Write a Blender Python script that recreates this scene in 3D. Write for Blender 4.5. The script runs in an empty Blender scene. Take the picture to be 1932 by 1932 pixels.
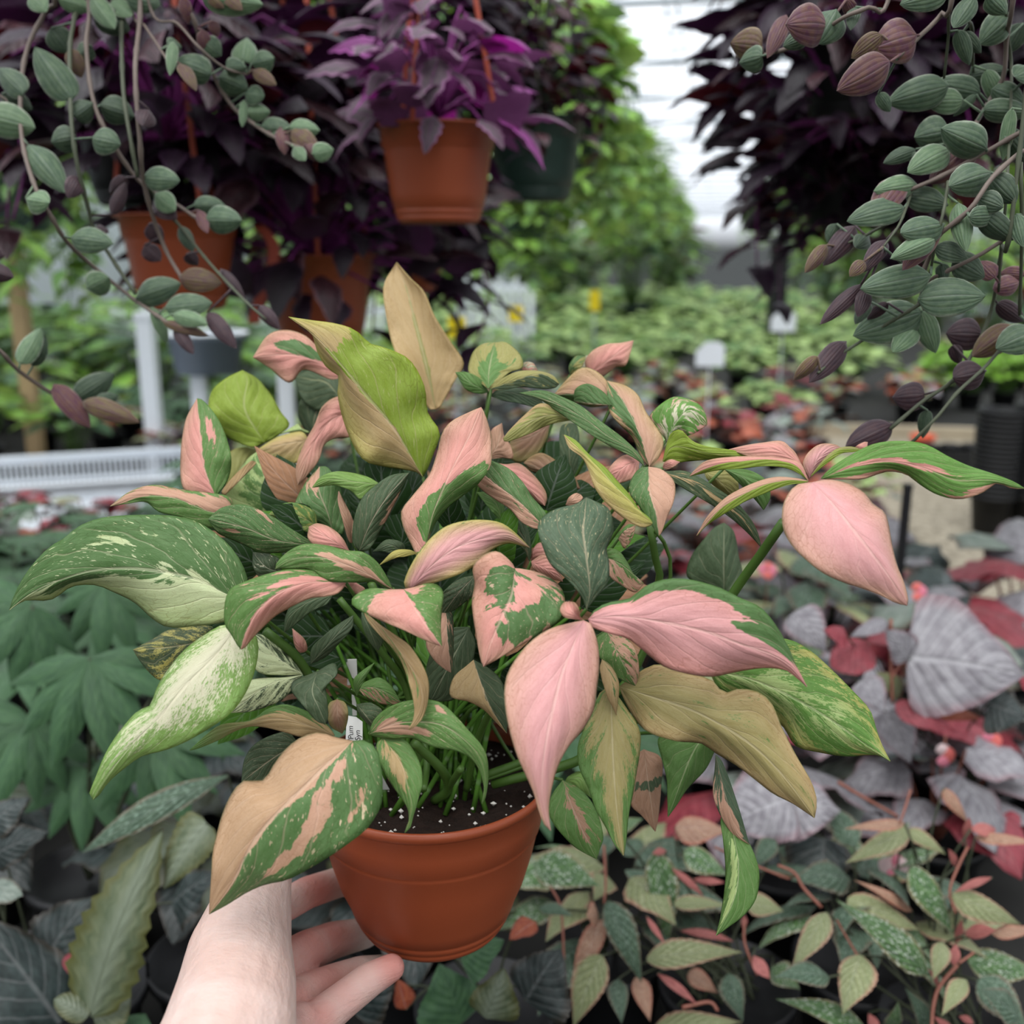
import bpy, math, random
import numpy as np
from mathutils import Vector, noise as mnoise

# ------------------------------------------------------------------ camera, sky, exposure
sc = bpy.context.scene
COL = sc.collection
PITCH = math.atan(496 / 1932.0)          # horizon line at y = 470 of 1932
CAM = np.array([0.0, 0.0, 1.5])
FW = np.array([0, math.cos(PITCH), -math.sin(PITCH)])
UP = np.array([0, math.sin(PITCH), math.cos(PITCH)])
RT = np.array([1.0, 0, 0])
cd = bpy.data.cameras.new('camera')
cam = bpy.data.objects.new('camera', cd)
COL.objects.link(cam)
cd.sensor_width = 36
cd.lens = 36
cd.clip_start = 0.02
cam.location = CAM
cam.rotation_euler = (math.pi / 2 - PITCH, 0, 0)
cd.dof.use_dof = True
cd.dof.focus_distance = 0.54
cd.dof.aperture_fstop = 6.3
sc.camera = cam

world = bpy.data.worlds.new('sky')
sc.world = world
world.use_nodes = True
wn = world.node_tree
wn.nodes.clear()
w_out = wn.nodes.new('ShaderNodeOutputWorld')
w_bg = wn.nodes.new('ShaderNodeBackground')
w_tc = wn.nodes.new('ShaderNodeTexCoord')
w_sep = wn.nodes.new('ShaderNodeSeparateXYZ')
w_rmp = wn.nodes.new('ShaderNodeValToRGB')
wn.links.new(w_tc.outputs['Generated'], w_sep.inputs[0])
wn.links.new(w_sep.outputs['Z'], w_rmp.inputs[0])
wn.links.new(w_rmp.outputs[0], w_bg.inputs[0])
wn.links.new(w_bg.outputs[0], w_out.inputs[0])
cr = w_rmp.color_ramp
cr.elements[0].position = 0.0
cr.elements[0].color = (0.03, 0.035, 0.03, 1)
cr.elements[1].position = 1.0
cr.elements[1].color = (1.0, 1.01, 1.03, 1)
e = cr.elements.new(0.03)
e.color = (1.32, 1.36, 1.42, 1)
w_bg.inputs[1].default_value = 0.82
sl_ = bpy.data.lights.new('overcast_sun', 'SUN')
sl_.energy = 3.0
sl_.angle = 0.95
sl_.color = (1.0, 0.985, 0.96)
so_ = bpy.data.objects.new('overcast_sun', sl_)
COL.objects.link(so_)
so_.rotation_euler = (0.30, -0.12, 0.0)
so_.location = (0, 0, 6)
sc.view_settings.view_transform = 'Standard'
sc.view_settings.look = 'None'
sc.view_settings.gamma = 1.0
sc.view_settings.exposure = 0.46
sc.view_settings.use_curve_mapping = False

# ------------------------------------------------------------------ helpers
AX = math.atan(384 / 1932.0 * math.cos(PITCH))   # direction of the greenhouse aisle
GA = np.array([math.sin(AX), math.cos(AX), 0])
GR = np.array([math.cos(AX), -math.sin(AX), 0])


def P(x, y, d):
    """photo pixel + distance along the view axis -> point in the place"""
    return CAM + d * (FW + RT * (x - 966) / 1932.0 + UP * (966 - y) / 1932.0)


def G(u, v, z):
    """greenhouse coordinates: u across, v along the aisle, z up"""
    return np.array([0, 0, z]) + GR * u + GA * v


def proj(p):
    r = np.asarray(p) - CAM
    d = float(r @ FW)
    return 966 + 1932 * float(r @ RT) / d, 966 - 1932 * float(r @ UP) / d, d


def lin(c):
    return tuple((x / 12.92 if x <= 0.04045 else ((x + 0.055) / 1.055) ** 2.4) for x in (v / 255.0 for v in c))


class NT:
    def __init__(s, name):
        s.m = bpy.data.materials.new(name)
        s.m.use_nodes = True
        s.t = s.m.node_tree
        s.t.nodes.clear()
        s.out = s.n('OutputMaterial')

    def n(s, kind, ins=None, **kw):
        nd = s.t.nodes.new('ShaderNode' + kind)
        for k, v in kw.items():
            setattr(nd, k, v)
        for k, v in (ins or {}).items():
            s.put(nd.inputs[k], v)
        return nd

    def put(s, sock, v):
        if isinstance(v, bpy.types.NodeSocket):
            s.t.links.new(v, sock)
        elif isinstance(v, (tuple, list)):
            v = tuple(v)
            if sock.type == 'RGBA' and len(v) == 3:
                v = v + (1,)
            sock.default_value = v
        else:
            sock.default_value = v

    def math(s, op, a, b=0.0, c=None, clamp=False):
        nd = s.n('Math', operation=op, use_clamp=clamp)
        s.put(nd.inputs[0], a)
        s.put(nd.inputs[1], b)
        if c is not None:
            s.put(nd.inputs[2], c)
        return nd.outputs[0]

    def step(s, x, lo, hi):
        nd = s.n('MapRange', interpolation_type='SMOOTHSTEP')
        s.put(nd.inputs[0], x)
        nd.inputs[1].default_value = lo
        nd.inputs[2].default_value = hi
        return nd.outputs[0]

    def mix(s, f, a, b, mode='MIX'):
        nd = s.n('Mix', data_type='RGBA', blend_type=mode)
        s.put(nd.inputs[0], f)
        s.put(nd.inputs[6], a)
        s.put(nd.inputs[7], b)
        return nd.outputs[2]

    def noise(s, vec, scale, detail=2.0, rough=0.5):
        nd = s.n('TexNoise')
        s.put(nd.inputs['Vector'], vec)
        nd.inputs['Scale'].default_value = scale
        nd.inputs['Detail'].default_value = detail
        nd.inputs['Roughness'].default_value = rough
        return nd.outputs[0]

    def vec(s, x, y, z=0.0):
        nd = s.n('CombineXYZ')
        s.put(nd.inputs[0], x)
        s.put(nd.inputs[1], y)
        s.put(nd.inputs[2], z)
        return nd.outputs[0]

    def attr(s, name):
        return s.n('Attribute', attribute_name=name)

    def bump(s, h, strength, dist):
        nd = s.n('Bump')
        nd.inputs['Strength'].default_value = strength
        nd.inputs['Distance'].default_value = dist
        s.put(nd.inputs['Height'], h)
        return nd.outputs[0]

    def bsdf(s, col, rough=0.5, nrm=None, spec=0.4, sheen=0.0, sheen_col=(1, 1, 1), trans=0.0, trans_col=None, sss=0.0, metal=0.0, coat=0.0):
        p = s.n('BsdfPrincipled')
        s.put(p.inputs['Base Color'], col)
        s.put(p.inputs['Roughness'], rough)
        p.inputs['Specular IOR Level'].default_value = spec
        p.inputs['Metallic'].default_value = metal
        if coat:
            p.inputs['Coat Weight'].default_value = coat
            p.inputs['Coat Roughness'].default_value = 0.3
        if sheen:
            p.inputs['Sheen Weight'].default_value = sheen
            p.inputs['Sheen Roughness'].default_value = 0.35
            s.put(p.inputs['Sheen Tint'], sheen_col)
        if sss:
            p.inputs['Subsurface Weight'].default_value = sss
            p.inputs['Subsurface Radius'].default_value = (0.012, 0.005, 0.003)
            p.inputs['Subsurface Scale'].default_value = 1.0
        if nrm is not None:
            s.put(p.inputs['Normal'], nrm)
        o = p.outputs[0]
        if trans:
            t = s.n('BsdfTranslucent')
            s.put(t.inputs[0], trans_col if trans_col is not None else col)
            mx = s.n('MixShader')
            mx.inputs[0].default_value = trans
            s.t.links.new(o, mx.inputs[1])
            s.t.links.new(t.outputs[0], mx.inputs[2])
            o = mx.outputs[0]
        s.t.links.new(o, s.out.inputs[0])
        return s.m


# ------------------------------------------------------------------ materials
def simple(name, rgb, rough=0.5, spec=0.4, var=0.0, scale=20.0, bumpy=0.0, trans=0.0, metal=0.0):
    t = NT(name)
    c = lin(rgb)
    col = c
    nrm = None
    if var or bumpy:
        tc = t.n('TexCoord').outputs['Object']
        nz = t.noise(tc, scale, 4.0)
        if var:
            col = t.mix(nz, tuple(x * (1 - var) for x in c), tuple(min(1, x * (1 + var)) for x in c))
        if bumpy:
            nrm = t.bump(nz, 0.6, bumpy)
    return t.bsdf(col, rough, nrm, spec, trans=trans, metal=metal)


def syn_material():
    """leaf of the held plant: patches of pigment 1 on pigment 2, streaks, specks, mottling and veins"""
    t = NT('variegated_leaf')
    lp = t.n('SeparateXYZ', {0: t.attr('lp').outputs['Vector']})
    pr = t.n('SeparateXYZ', {0: t.attr('pr').outputs['Vector']})
    s_, t_, seed = lp.outputs[0], lp.outputs[1], lp.outputs[2]
    bias, spk, mot = pr.outputs[0], pr.outputs[1], pr.outputs[2]
    av = t.math('ABSOLUTE', s_)
    flow = t.math('SUBTRACT', t_, t.math('MULTIPLY', av, 0.42))
    # ragged patches stretched along the side veins
    n1 = t.noise(t.vec(t.math('MULTIPLY', flow, 9.0), t.math('MULTIPLY', s_, 2.2), seed), 1.0, 5.0, 0.62)
    n2 = t.noise(t.vec(t.math('MULTIPLY', flow, 60.0), t.math('MULTIPLY', s_, 26.0), seed), 1.0, 3.0, 0.7)
    f = t.math('ADD', bias, t.math('MULTIPLY', t.math('SUBTRACT', n1, 0.5), 1.5))
    f = t.math('ADD', f, t.math('MULTIPLY', t.math('SUBTRACT', n2, 0.5), t.math('MULTIPLY', mot, 2.4)))
    hard = t.step(f, 0.475, 0.525)
    soft = t.step(f, 0.3, 0.7)
    softm = t.math('MULTIPLY', mot, 0.6, clamp=True)
    m = t.math('ADD', t.math('MULTIPLY', hard, t.math('SUBTRACT', 1.0, softm)), t.math('MULTIPLY', soft, softm))
    # pale specks
    n3 = t.noise(t.vec(t.math('MULTIPLY', flow, 70.0), t.math('MULTIPLY', s_, 16.0), seed), 1.0, 1.0)
    n5 = t.noise(t.vec(t.math('MULTIPLY', flow, 30.0), t.math('MULTIPLY', s_, 5.5), t.math('ADD', seed, 7.0)), 1.0, 3.0, 0.6)
    sp = t.math('MAXIMUM', t.math('MULTIPLY', t.step(n3, 0.68, 0.72), 0.7), t.step(n5, 0.665, 0.68))
    sp = t.math('MULTIPLY', sp, spk, clamp=True)
    n4 = t.noise(t.vec(t.math('MULTIPLY', flow, 18.0), t.math('MULTIPLY', s_, 7.0), t.math('ADD', seed, 3.0)), 1.0, 4.0, 0.65)
    c1 = t.attr('c1').outputs['Color']
    c2 = t.attr('c2').outputs['Color']
    c2v = t.mix(n4, t.mix(1.0, c2, (0.72, 0.76, 0.76, 1), 'MULTIPLY'), t.mix(0.15, c2, (0.75, 0.9, 0.6, 1), 'MIX'))
    c2v = t.mix(sp, c2v, t.mix(0.5, c1, (0.75, 0.72, 0.5, 1)))
    c1v = t.mix(n4, t.mix(1.0, c1, (0.86, 0.84, 0.84, 1), 'MULTIPLY'), t.mix(0.10, c1, (1, 1, 1, 1)))
    col = t.mix(m, c2v, c1v)
    # fine net veins, stronger to the margin
    vo = t.n('TexVoronoi', feature='DISTANCE_TO_EDGE')
    t.put(vo.inputs['Vector'], t.vec(t.math('MULTIPLY', flow, 26.0), t.math('MULTIPLY', s_, 11.0), seed))
    vo.inputs['Scale'].default_value = 1.0
    net = t.math('SUBTRACT', 1.0, t.step(vo.outputs['Distance'], 0.0, 0.07))
    netc = t.math('MULTIPLY', net, t.math('ADD', 0.10, t.math('MULTIPLY', t.step(av, 0.25, 1.0), 0.5)))
    col = t.mix(netc, col, t.mix(1.0, col, (0.62, 0.50, 0.38, 1), 'MULTIPLY'))
    gr = t.noise(t.vec(t.math('MULTIPLY', t_, 220.0), t.math('MULTIPLY', s_, 90.0), seed), 1.0, 2.0)
    col = t.mix(t.step(gr, 0.35, 0.7), t.mix(1.0, col, (0.90, 0.90, 0.88, 1), 'MULTIPLY'), col)
    rimm = t.step(av, 0.955, 0.995)
    col = t.mix(t.math('MULTIPLY', rimm, 0.45), col, t.mix(1.0, c2, (0.8, 0.7, 0.6, 1), 'MULTIPLY'))
    # side veins and midrib
    wob = t.noise(t.vec(t.math('MULTIPLY', t_, 3.0), t.math('MULTIPLY', s_, 2.0), seed), 1.0, 2.0)
    fr_ = t.math('ADD', 3.6, t.math('MULTIPLY', t.math('FRACT', seed), 2.2))
    ph = t.math('FRACT', t.math('MULTIPLY', t.math('SUBTRACT', t.math('ADD', t_, t.math('MULTIPLY', wob, 0.16)), t.math('MULTIPLY', t.math('POWER', av, 0.8), 0.55)), fr_))
    tri = t.math('ABSOLUTE', t.math('SUBTRACT', ph, 0.5))
    vein = t.step(tri, 0.445, 0.5)
    vein = t.math('MULTIPLY', vein, t.math('SUBTRACT', 1.0, t.step(av, 0.7, 1.0)))
    rib = t.math('SUBTRACT', 1.0, t.step(av, 0.012, 0.05))
    col = t.mix(t.math('MULTIPLY', vein, 0.22), col, t.mix(0.5, c1, (0.8, 0.6, 0.5, 1)))
    col = t.mix(t.math('MULTIPLY', rib, 0.35), col, t.mix(0.5, c1, (0.85, 0.75, 0.6, 1)))
    h = t.math('MULTIPLY', t.math('SUBTRACT', 1.0, t.math('MULTIPLY', tri, 2.0)), 0.5)
    h = t.math('SUBTRACT', h, t.math('MULTIPLY', rib, 0.55))
    h = t.math('SUBTRACT', h, t.math('MULTIPLY', vein, 0.25))
    h = t.math('SUBTRACT', h, t.math('MULTIPLY', net, 0.06))
    h = t.math('ADD', h, t.math('MULTIPLY', n4, 0.35))
    nrm = t.bump(h, 0.45, 0.0016)
    tcol = t.mix(1.0, col, (1.0, 1.05, 0.45, 1), 'MULTIPLY')
    return t.bsdf(col, 0.45, nrm, 0.2, trans=0.22, trans_col=tcol)


def leaf_mat(name, c1, c2, edge=None, under=None, spots=0.0, spot_col=(235, 240, 230), spot_scale=16.0,
             vein=0.15, vein_col=None, center=None, rough=0.5, sheen=0.0, sheen_col=(255, 255, 255), trans=0.15,
             nscale=6.0, vfreq=7.0, edge_lo=0.7, spec=0.4, stripes=0.0, bumpd=0.002, par=False):
    t = NT(name)
    uv = t.n('SeparateXYZ', {0: t.attr('lp').outputs['Vector']})
    s_, t_, seed = uv.outputs[0], uv.outputs[1], uv.outputs[2]
    av = t.math('ABSOLUTE', s_)
    nz = t.noise(t.vec(t.math('MULTIPLY', s_, nscale * 0.6), t.math('MULTIPLY', t_, nscale), seed), 1.0, 4.0, 0.6)
    col = t.mix(t.step(nz, 0.3, 0.7), lin(c1), lin(c2))
    if center:
        col = t.mix(t.math('SUBTRACT', 1.0, t.step(av, 0.0, 0.55)), col, lin(center))
    if stripes:
        st = t.math('ABSOLUTE', t.math('SINE', t.math('MULTIPLY', s_, 16.0)))
        col = t.mix(t.math('MULTIPLY', st, stripes), col, t.mix(1.0, col, (1.7, 1.7, 1.6, 1), 'MULTIPLY'))
    if edge:
        e_ = t.step(t.math('ADD', av, t.math('MULTIPLY', t.math('SUBTRACT', nz, 0.5), 0.25)), edge_lo, 1.0)
        col = t.mix(e_, col, lin(edge))
    if spots:
        vo = t.n('TexVoronoi')
        t.put(vo.inputs['Vector'], t.vec(t.math('MULTIPLY', s_, spot_scale * 0.34), t.math('MULTIPLY', t_, spot_scale), seed))
        vo.inputs['Scale'].default_value = 1.0
        sp = t.math('SUBTRACT', 1.0, t.step(vo.outputs['Distance'], 0.20, 0.36))
        col = t.mix(t.math('MULTIPLY', sp, spots), col, lin(spot_col))
    ph = t.math('FRACT', t.math('MULTIPLY', t.math('SUBTRACT', t_, t.math('MULTIPLY', av, 0.36)), vfreq))
    tri = t.math('ABSOLUTE', t.math('SUBTRACT', ph, 0.5))
    if par:
        tri = t.math('ABSOLUTE', t.math('SUBTRACT', t.math('FRACT', t.math('MULTIPLY', av, 3.5)), 0.5))
    vn = t.step(tri, 0.40, 0.5)
    rib = t.math('SUBTRACT', 1.0, t.step(av, 0.015, 0.07))
    vc = lin(vein_col) if vein_col else t.mix(0.5, col, (1, 1, 1, 1))
    col = t.mix(t.math('MULTIPLY', t.math('MAXIMUM', vn, rib), vein), col, vc)
    tone = t.n('SeparateXYZ', {0: t.attr('pr').outputs['Vector']}).outputs[0]
    col = t.mix(1.0, col, t.vec(tone, tone, tone), 'MULTIPLY')
    if under:
        bf = t.n('NewGeometry').outputs['Backfacing']
        u = t.mix(nz, tuple(x * 0.75 for x in lin(under)), lin(under))
        col = t.mix(bf, col, u)
    h = t.math('ADD', t.math('SUBTRACT', t.math('MULTIPLY', nz, 0.5), t.math('MULTIPLY', rib, 0.5)), t.math('SUBTRACT', 0.5, tri))
    nrm = t.bump(h, 0.5, bumpd)
    return t.bsdf(col, rough, nrm, spec, sheen=sheen, sheen_col=lin(sheen_col), trans=trans)


M = {}
M['syn'] = syn_material()
M['stem'] = simple('green_stem', (66, 96, 36), 0.5, var=0.25, scale=60, trans=0.1)
M['stem_pale'] = simple('pale_vine_stem', (104, 92, 84), 0.6, var=0.2, scale=80)
M['stem_green'] = simple('grey_green_vine_stem', (70, 76, 58), 0.6, var=0.2, scale=80)
M['stem_red'] = simple('red_begonia_stem', (126, 76, 62), 0.5, var=0.25, scale=60)
M['stem_purple'] = simple('purple_stem', (120, 40, 110), 0.6, var=0.3, scale=60)
M['stem_dark'] = simple('dark_stem', (52, 58, 40), 0.6)


def pot_material(name, rgb, rough=0.42):
    t = NT(name)
    tc = t.n('TexCoord').outputs['Object']
    n1 = t.noise(tc, 18.0, 4.0)
    n2 = t.noise(tc, 900.0, 2.0)
    c = lin(rgb)
    col = t.mix(n1, tuple(x * 0.9 for x in c), tuple(x * 1.08 for x in c))
    nrm = t.bump(n2, 0.15, 0.0004)
    return t.bsdf(col, rough, nrm, 0.45)


M['terracotta'] = pot_material('terracotta_plastic', (144, 68, 38))
M['terracotta_wire'] = simple('terracotta_plastic_strap', (168, 78, 58), 0.5)
M['blackpot'] = simple('black_plastic', (17, 18, 20), 0.5, 0.35)
M['greenpot'] = simple('dark_green_plastic', (44, 66, 58), 0.45, 0.5)
M['white_plastic'] = simple('white_plastic', (225, 230, 236), 0.4, var=0.05)
M['label'] = simple('white_label_plastic', (222, 222, 218), 0.5)
M['ink'] = simple('black_ink', (30, 30, 30), 0.6)
M['yellow'] = simple('yellow_card', (240, 215, 25), 0.5)
M['greytub'] = simple('grey_blue_plastic', (112, 122, 136), 0.45)
M['steel'] = simple('galvanised_steel', (150, 160, 168), 0.45, 0.5, metal=0.3)
M['wood'] = simple('weathered_wood', (176, 150, 112), 0.7, var=0.25, scale=12, bumpy=0.002)
M['red_plastic'] = simple('orange_red_plastic', (205, 84, 52), 0.45)


def soil_material():
    t = NT('potting_soil')
    tc = t.n('TexCoord').outputs['Object']
    n1 = t.noise(tc, 260.0, 5.0, 0.7)
    col = t.mix(n1, lin((16, 12, 11)), lin((62, 46, 38)))
    return t.bsdf(col, 0.9, t.bump(n1, 1.0, 0.004), 0.2)


M['soil'] = soil_material()
M['perlite'] = simple('perlite', (225, 222, 214), 0.8)


def gravel_material():
    t = NT('gravel')
    tc = t.n('TexCoord').outputs['Object']
    vo = t.n('TexVoronoi', {'Vector': tc})
    vo.inputs['Scale'].default_value = 70.0
    n1 = t.noise(tc, 3.0, 4.0)
    col = t.mix(vo.outputs['Color'], lin((120, 112, 98)), lin((196, 186, 166)))
    col = t.mix(t.math('MULTIPLY', n1, 0.6), col, lin((110, 102, 86)))
    return t.bsdf(col, 0.9, t.bump(vo.outputs['Distance'], 0.8, 0.01), 0.2)


M['gravel'] = gravel_material()
M['gravel2'] = M['gravel']
M['bench'] = simple('bench_boards', (168, 156, 134), 0.8, var=0.25, scale=9, bumpy=0.002)
M['ground'] = simple('dark_ground_cloth', (26, 26, 24), 0.9, var=0.4, scale=8)


def film_material():
    t = NT('greenhouse_film')
    tr = t.n('BsdfTransparent', {0: (0.93, 0.95, 0.98, 1)})
    tl = t.n('BsdfTranslucent', {0: (0.9, 0.93, 0.97, 1)})
    mx = t.n('MixShader', {0: 0.12})
    t.t.links.new(tr.outputs[0], mx.inputs[1])
    t.t.links.new(tl.outputs[0], mx.inputs[2])
    t.t.links.new(mx.outputs[0], t.out.inputs[0])
    return t.m


M['film'] = film_material()


def skin_material():
    t = NT('skin')
    tc = t.n('TexCoord').outputs['Object']
    n1 = t.noise(tc, 30.0, 4.0)
    n2 = t.noise(tc, 420.0, 4.0, 0.6)
    warp = t.n('Mapping', {0: tc})
    warp.inputs['Rotation'].default_value = (0.3, 0.5, 0.2)
    warp.inputs['Scale'].default_value = (30, 90, 260)
    n3 = t.noise(warp.outputs[0], 1.6, 3.0, 0.6)
    pk = t.attr('pr').outputs['Vector']
    pk = t.n('SeparateXYZ', {0: pk}).outputs[0]
    col = t.mix(t.step(n1, 0.3, 0.7), lin((200, 178, 170)), lin((190, 162, 152)))
    col = t.mix(t.math('MULTIPLY', pk, 0.9, clamp=True), col, lin((188, 104, 94)))
    h = t.math('ADD', t.math('MULTIPLY', n2, 0.35), n3)
    return t.bsdf(col, 0.5, t.bump(h, 0.6, 0.0014), 0.25, sss=0.2)


M['skin'] = skin_material()

# background leaves
M['trad'] = leaf_mat('fuzzy_green_leaf', (60, 82, 62), (82, 102, 76), edge=(140, 150, 132), under=(96, 58, 78), vein=0.12,
                     edge_lo=0.88, sheen=0.3, sheen_col=(215, 230, 215), stripes=0.08, rough=0.6, trans=0.12, par=True, bumpd=0.0008)
M['tradp'] = leaf_mat('fuzzy_purple_leaf', (86, 48, 66), (104, 72, 60), edge=(132, 112, 108), under=(82, 100, 80), vein=0.1,
                      edge_lo=0.86, sheen=0.3, sheen_col=(220, 200, 215), rough=0.6, trans=0.1, par=True, bumpd=0.0008)
M['trado'] = leaf_mat('fuzzy_olive_leaf', (104, 88, 52), (92, 62, 62), edge=(140, 124, 100), under=(82, 100, 80), vein=0.1,
                      edge_lo=0.86, sheen=0.3, rough=0.6, trans=0.2, par=True, bumpd=0.0008)
M['tradd'] = leaf_mat('dark_purple_leaf', (44, 26, 36), (60, 38, 42), edge=(92, 76, 82), under=(70, 86, 70), vein=0.06,
                      edge_lo=0.9, sheen=0.2, rough=0.6, trans=0.05, par=True, bumpd=0.0008)
M['tradl'] = leaf_mat('pale_green_leaf', (84, 110, 80), (104, 128, 94), edge=(168, 178, 158), under=(96, 76, 84), vein=0.15,
                      edge_lo=0.88, sheen=0.35, stripes=0.1, rough=0.6, trans=0.15, par=True, bumpd=0.0008)
M['gyn'] = leaf_mat('velvet_purple_leaf', (110, 100, 102), (86, 78, 84), edge=(160, 112, 150), under=(112, 62, 104), vein=0.35,
                    vein_col=(170, 50, 160), sheen=0.3, sheen_col=(235, 190, 220), edge_lo=0.6, rough=0.6, trans=0.3)
M['gynp'] = leaf_mat('magenta_leaf', (150, 60, 138), (104, 60, 100), edge=(216, 110, 206), under=(170, 40, 150), vein=0.4,
                     vein_col=(210, 80, 200), sheen=0.6, sheen_col=(255, 140, 240), rough=0.6, trans=0.35)
M['dark'] = leaf_mat('dark_purple_foliage', (26, 15, 26), (44, 25, 42), edge=(62, 38, 62), under=(70, 28, 66), vein=0.12,
                     vein_col=(110, 60, 110), sheen=0.12, sheen_col=(160, 120, 170), rough=0.5, trans=0.08)  # purple pigment darkened to stand for the blocked overhead light
M['maroon'] = leaf_mat('maroon_foliage', (50, 25, 32), (76, 40, 48), edge=(120, 90, 100), under=(96, 30, 40), vein=0.2,
                       vein_col=(130, 90, 100), rough=0.4, trans=0.12)
M['pothos'] = leaf_mat('bright_green_leaf', (112, 172, 60), (160, 204, 92), edge=(170, 190, 90), under=(150, 180, 90), vein=0.15,
                       rough=0.4, trans=0.4)
M['pothosd'] = leaf_mat('mid_green_leaf', (78, 124, 62), (124, 164, 94), edge=(140, 165, 100), under=(120, 150, 90), vein=0.15,
                        rough=0.4, trans=0.3)
M['yellowleaf'] = leaf_mat('yellow_leaf', (196, 186, 50), (150, 165, 60), under=(200, 190, 70), vein=0.1, trans=0.35)
M['palm'] = leaf_mat('matt_green_leaf', (46, 78, 50), (62, 96, 60), under=(50, 74, 50), vein=0.2, vein_col=(84, 116, 80),
                     rough=0.6, trans=0.12, sheen=0.2)
M['silver'] = leaf_mat('silver_grey_leaf', (108, 104, 110), (140, 138, 142), edge=(120, 98, 104), under=(120, 48, 56), vein=0.22,
                       vein_col=(206, 206, 208), rough=0.38, trans=0.05, nscale=7, vfreq=7, bumpd=0.005)
M['silverg'] = leaf_mat('silver_green_leaf', (98, 112, 102), (132, 142, 132), edge=(90, 84, 72), under=(110, 60, 56), vein=0.35,
                        vein_col=(84, 90, 78), rough=0.4, trans=0.06, nscale=5)
M['darksil'] = leaf_mat('dark_silver_leaf', (34, 46, 44), (62, 76, 74), edge=(62, 56, 46), under=(80, 44, 40), vein=0.2,
                        rough=0.45, trans=0.06, nscale=9)  # dark silver pigment, deepened further to carry the lower-left shadow
M['burg'] = leaf_mat('burgundy_leaf', (122, 44, 54), (150, 62, 72), under=(130, 50, 56), vein=0.3, vein_col=(180, 100, 100),
                     rough=0.45, trans=0.2)
M['rust'] = leaf_mat('rust_red_leaf', (150, 62, 38), (176, 92, 56), edge=(130, 60, 40), under=(150, 40, 36), vein=0.3, trans=0.25)
M['spotg'] = leaf_mat('white_spotted_green_leaf', (62, 92, 56), (86, 118, 68), edge=(128, 122, 92), under=(140, 70, 66),
                      spots=0.6, vein=0.1, rough=0.45, trans=0.08, spot_scale=19, bumpd=0.006)
M['spoto'] = leaf_mat('spotted_olive_leaf', (122, 132, 90), (134, 140, 100), edge=(160, 120, 100), under=(150, 84, 76),
                      spots=0.5, spot_col=(196, 200, 160), vein=0.15, rough=0.5, trans=0.12, spot_scale=23, bumpd=0.005)
M['spotd'] = leaf_mat('spotted_dark_leaf', (56, 78, 60), (74, 94, 74), edge=(100, 90, 74), under=(110, 60, 58),
                      spots=0.55, spot_col=(150, 176, 156), vein=0.1, rough=0.45, trans=0.06, spot_scale=21, bumpd=0.005)
M['spotb'] = leaf_mat('spotted_bronze_leaf', (150, 112, 92), (170, 132, 108), edge=(170, 104, 84), under=(160, 84, 76),
                      spots=0.45, spot_col=(214, 196, 170), vein=0.15, rough=0.5, trans=0.15, spot_scale=20)
M['pinkb'] = leaf_mat('coral_bract', (158, 88, 86), (182, 112, 104), under=(160, 84, 80), vein=0.1, trans=0.2)
M['begolive'] = leaf_mat('begonia_silver_olive', (74, 86, 62), (102, 110, 84), edge=(78, 80, 42), center=(112, 122, 104),
                         under=(120, 60, 46), vein=0.3, vein_col=(84, 96, 70), rough=0.45, trans=0.08, nscale=8, edge_lo=0.5)
M['moss'] = leaf_mat('soft_green_seedling', (150, 184, 106), (192, 214, 144), under=(140, 170, 90), vein=0.05, trans=0.35)
M['lime'] = leaf_mat('lime_seedling', (120, 180, 50), (160, 206, 80), under=(140, 190, 70), vein=0.05, trans=0.4)
M['petal'] = simple('pink_petal', (232, 140, 160), 0.5, trans=0.3)
M['petalw'] = simple('white_pink_petal', (240, 216, 216), 0.5, trans=0.3)
M['flower'] = simple('coral_flower', (228, 120, 112), 0.5, trans=0.3)


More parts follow.
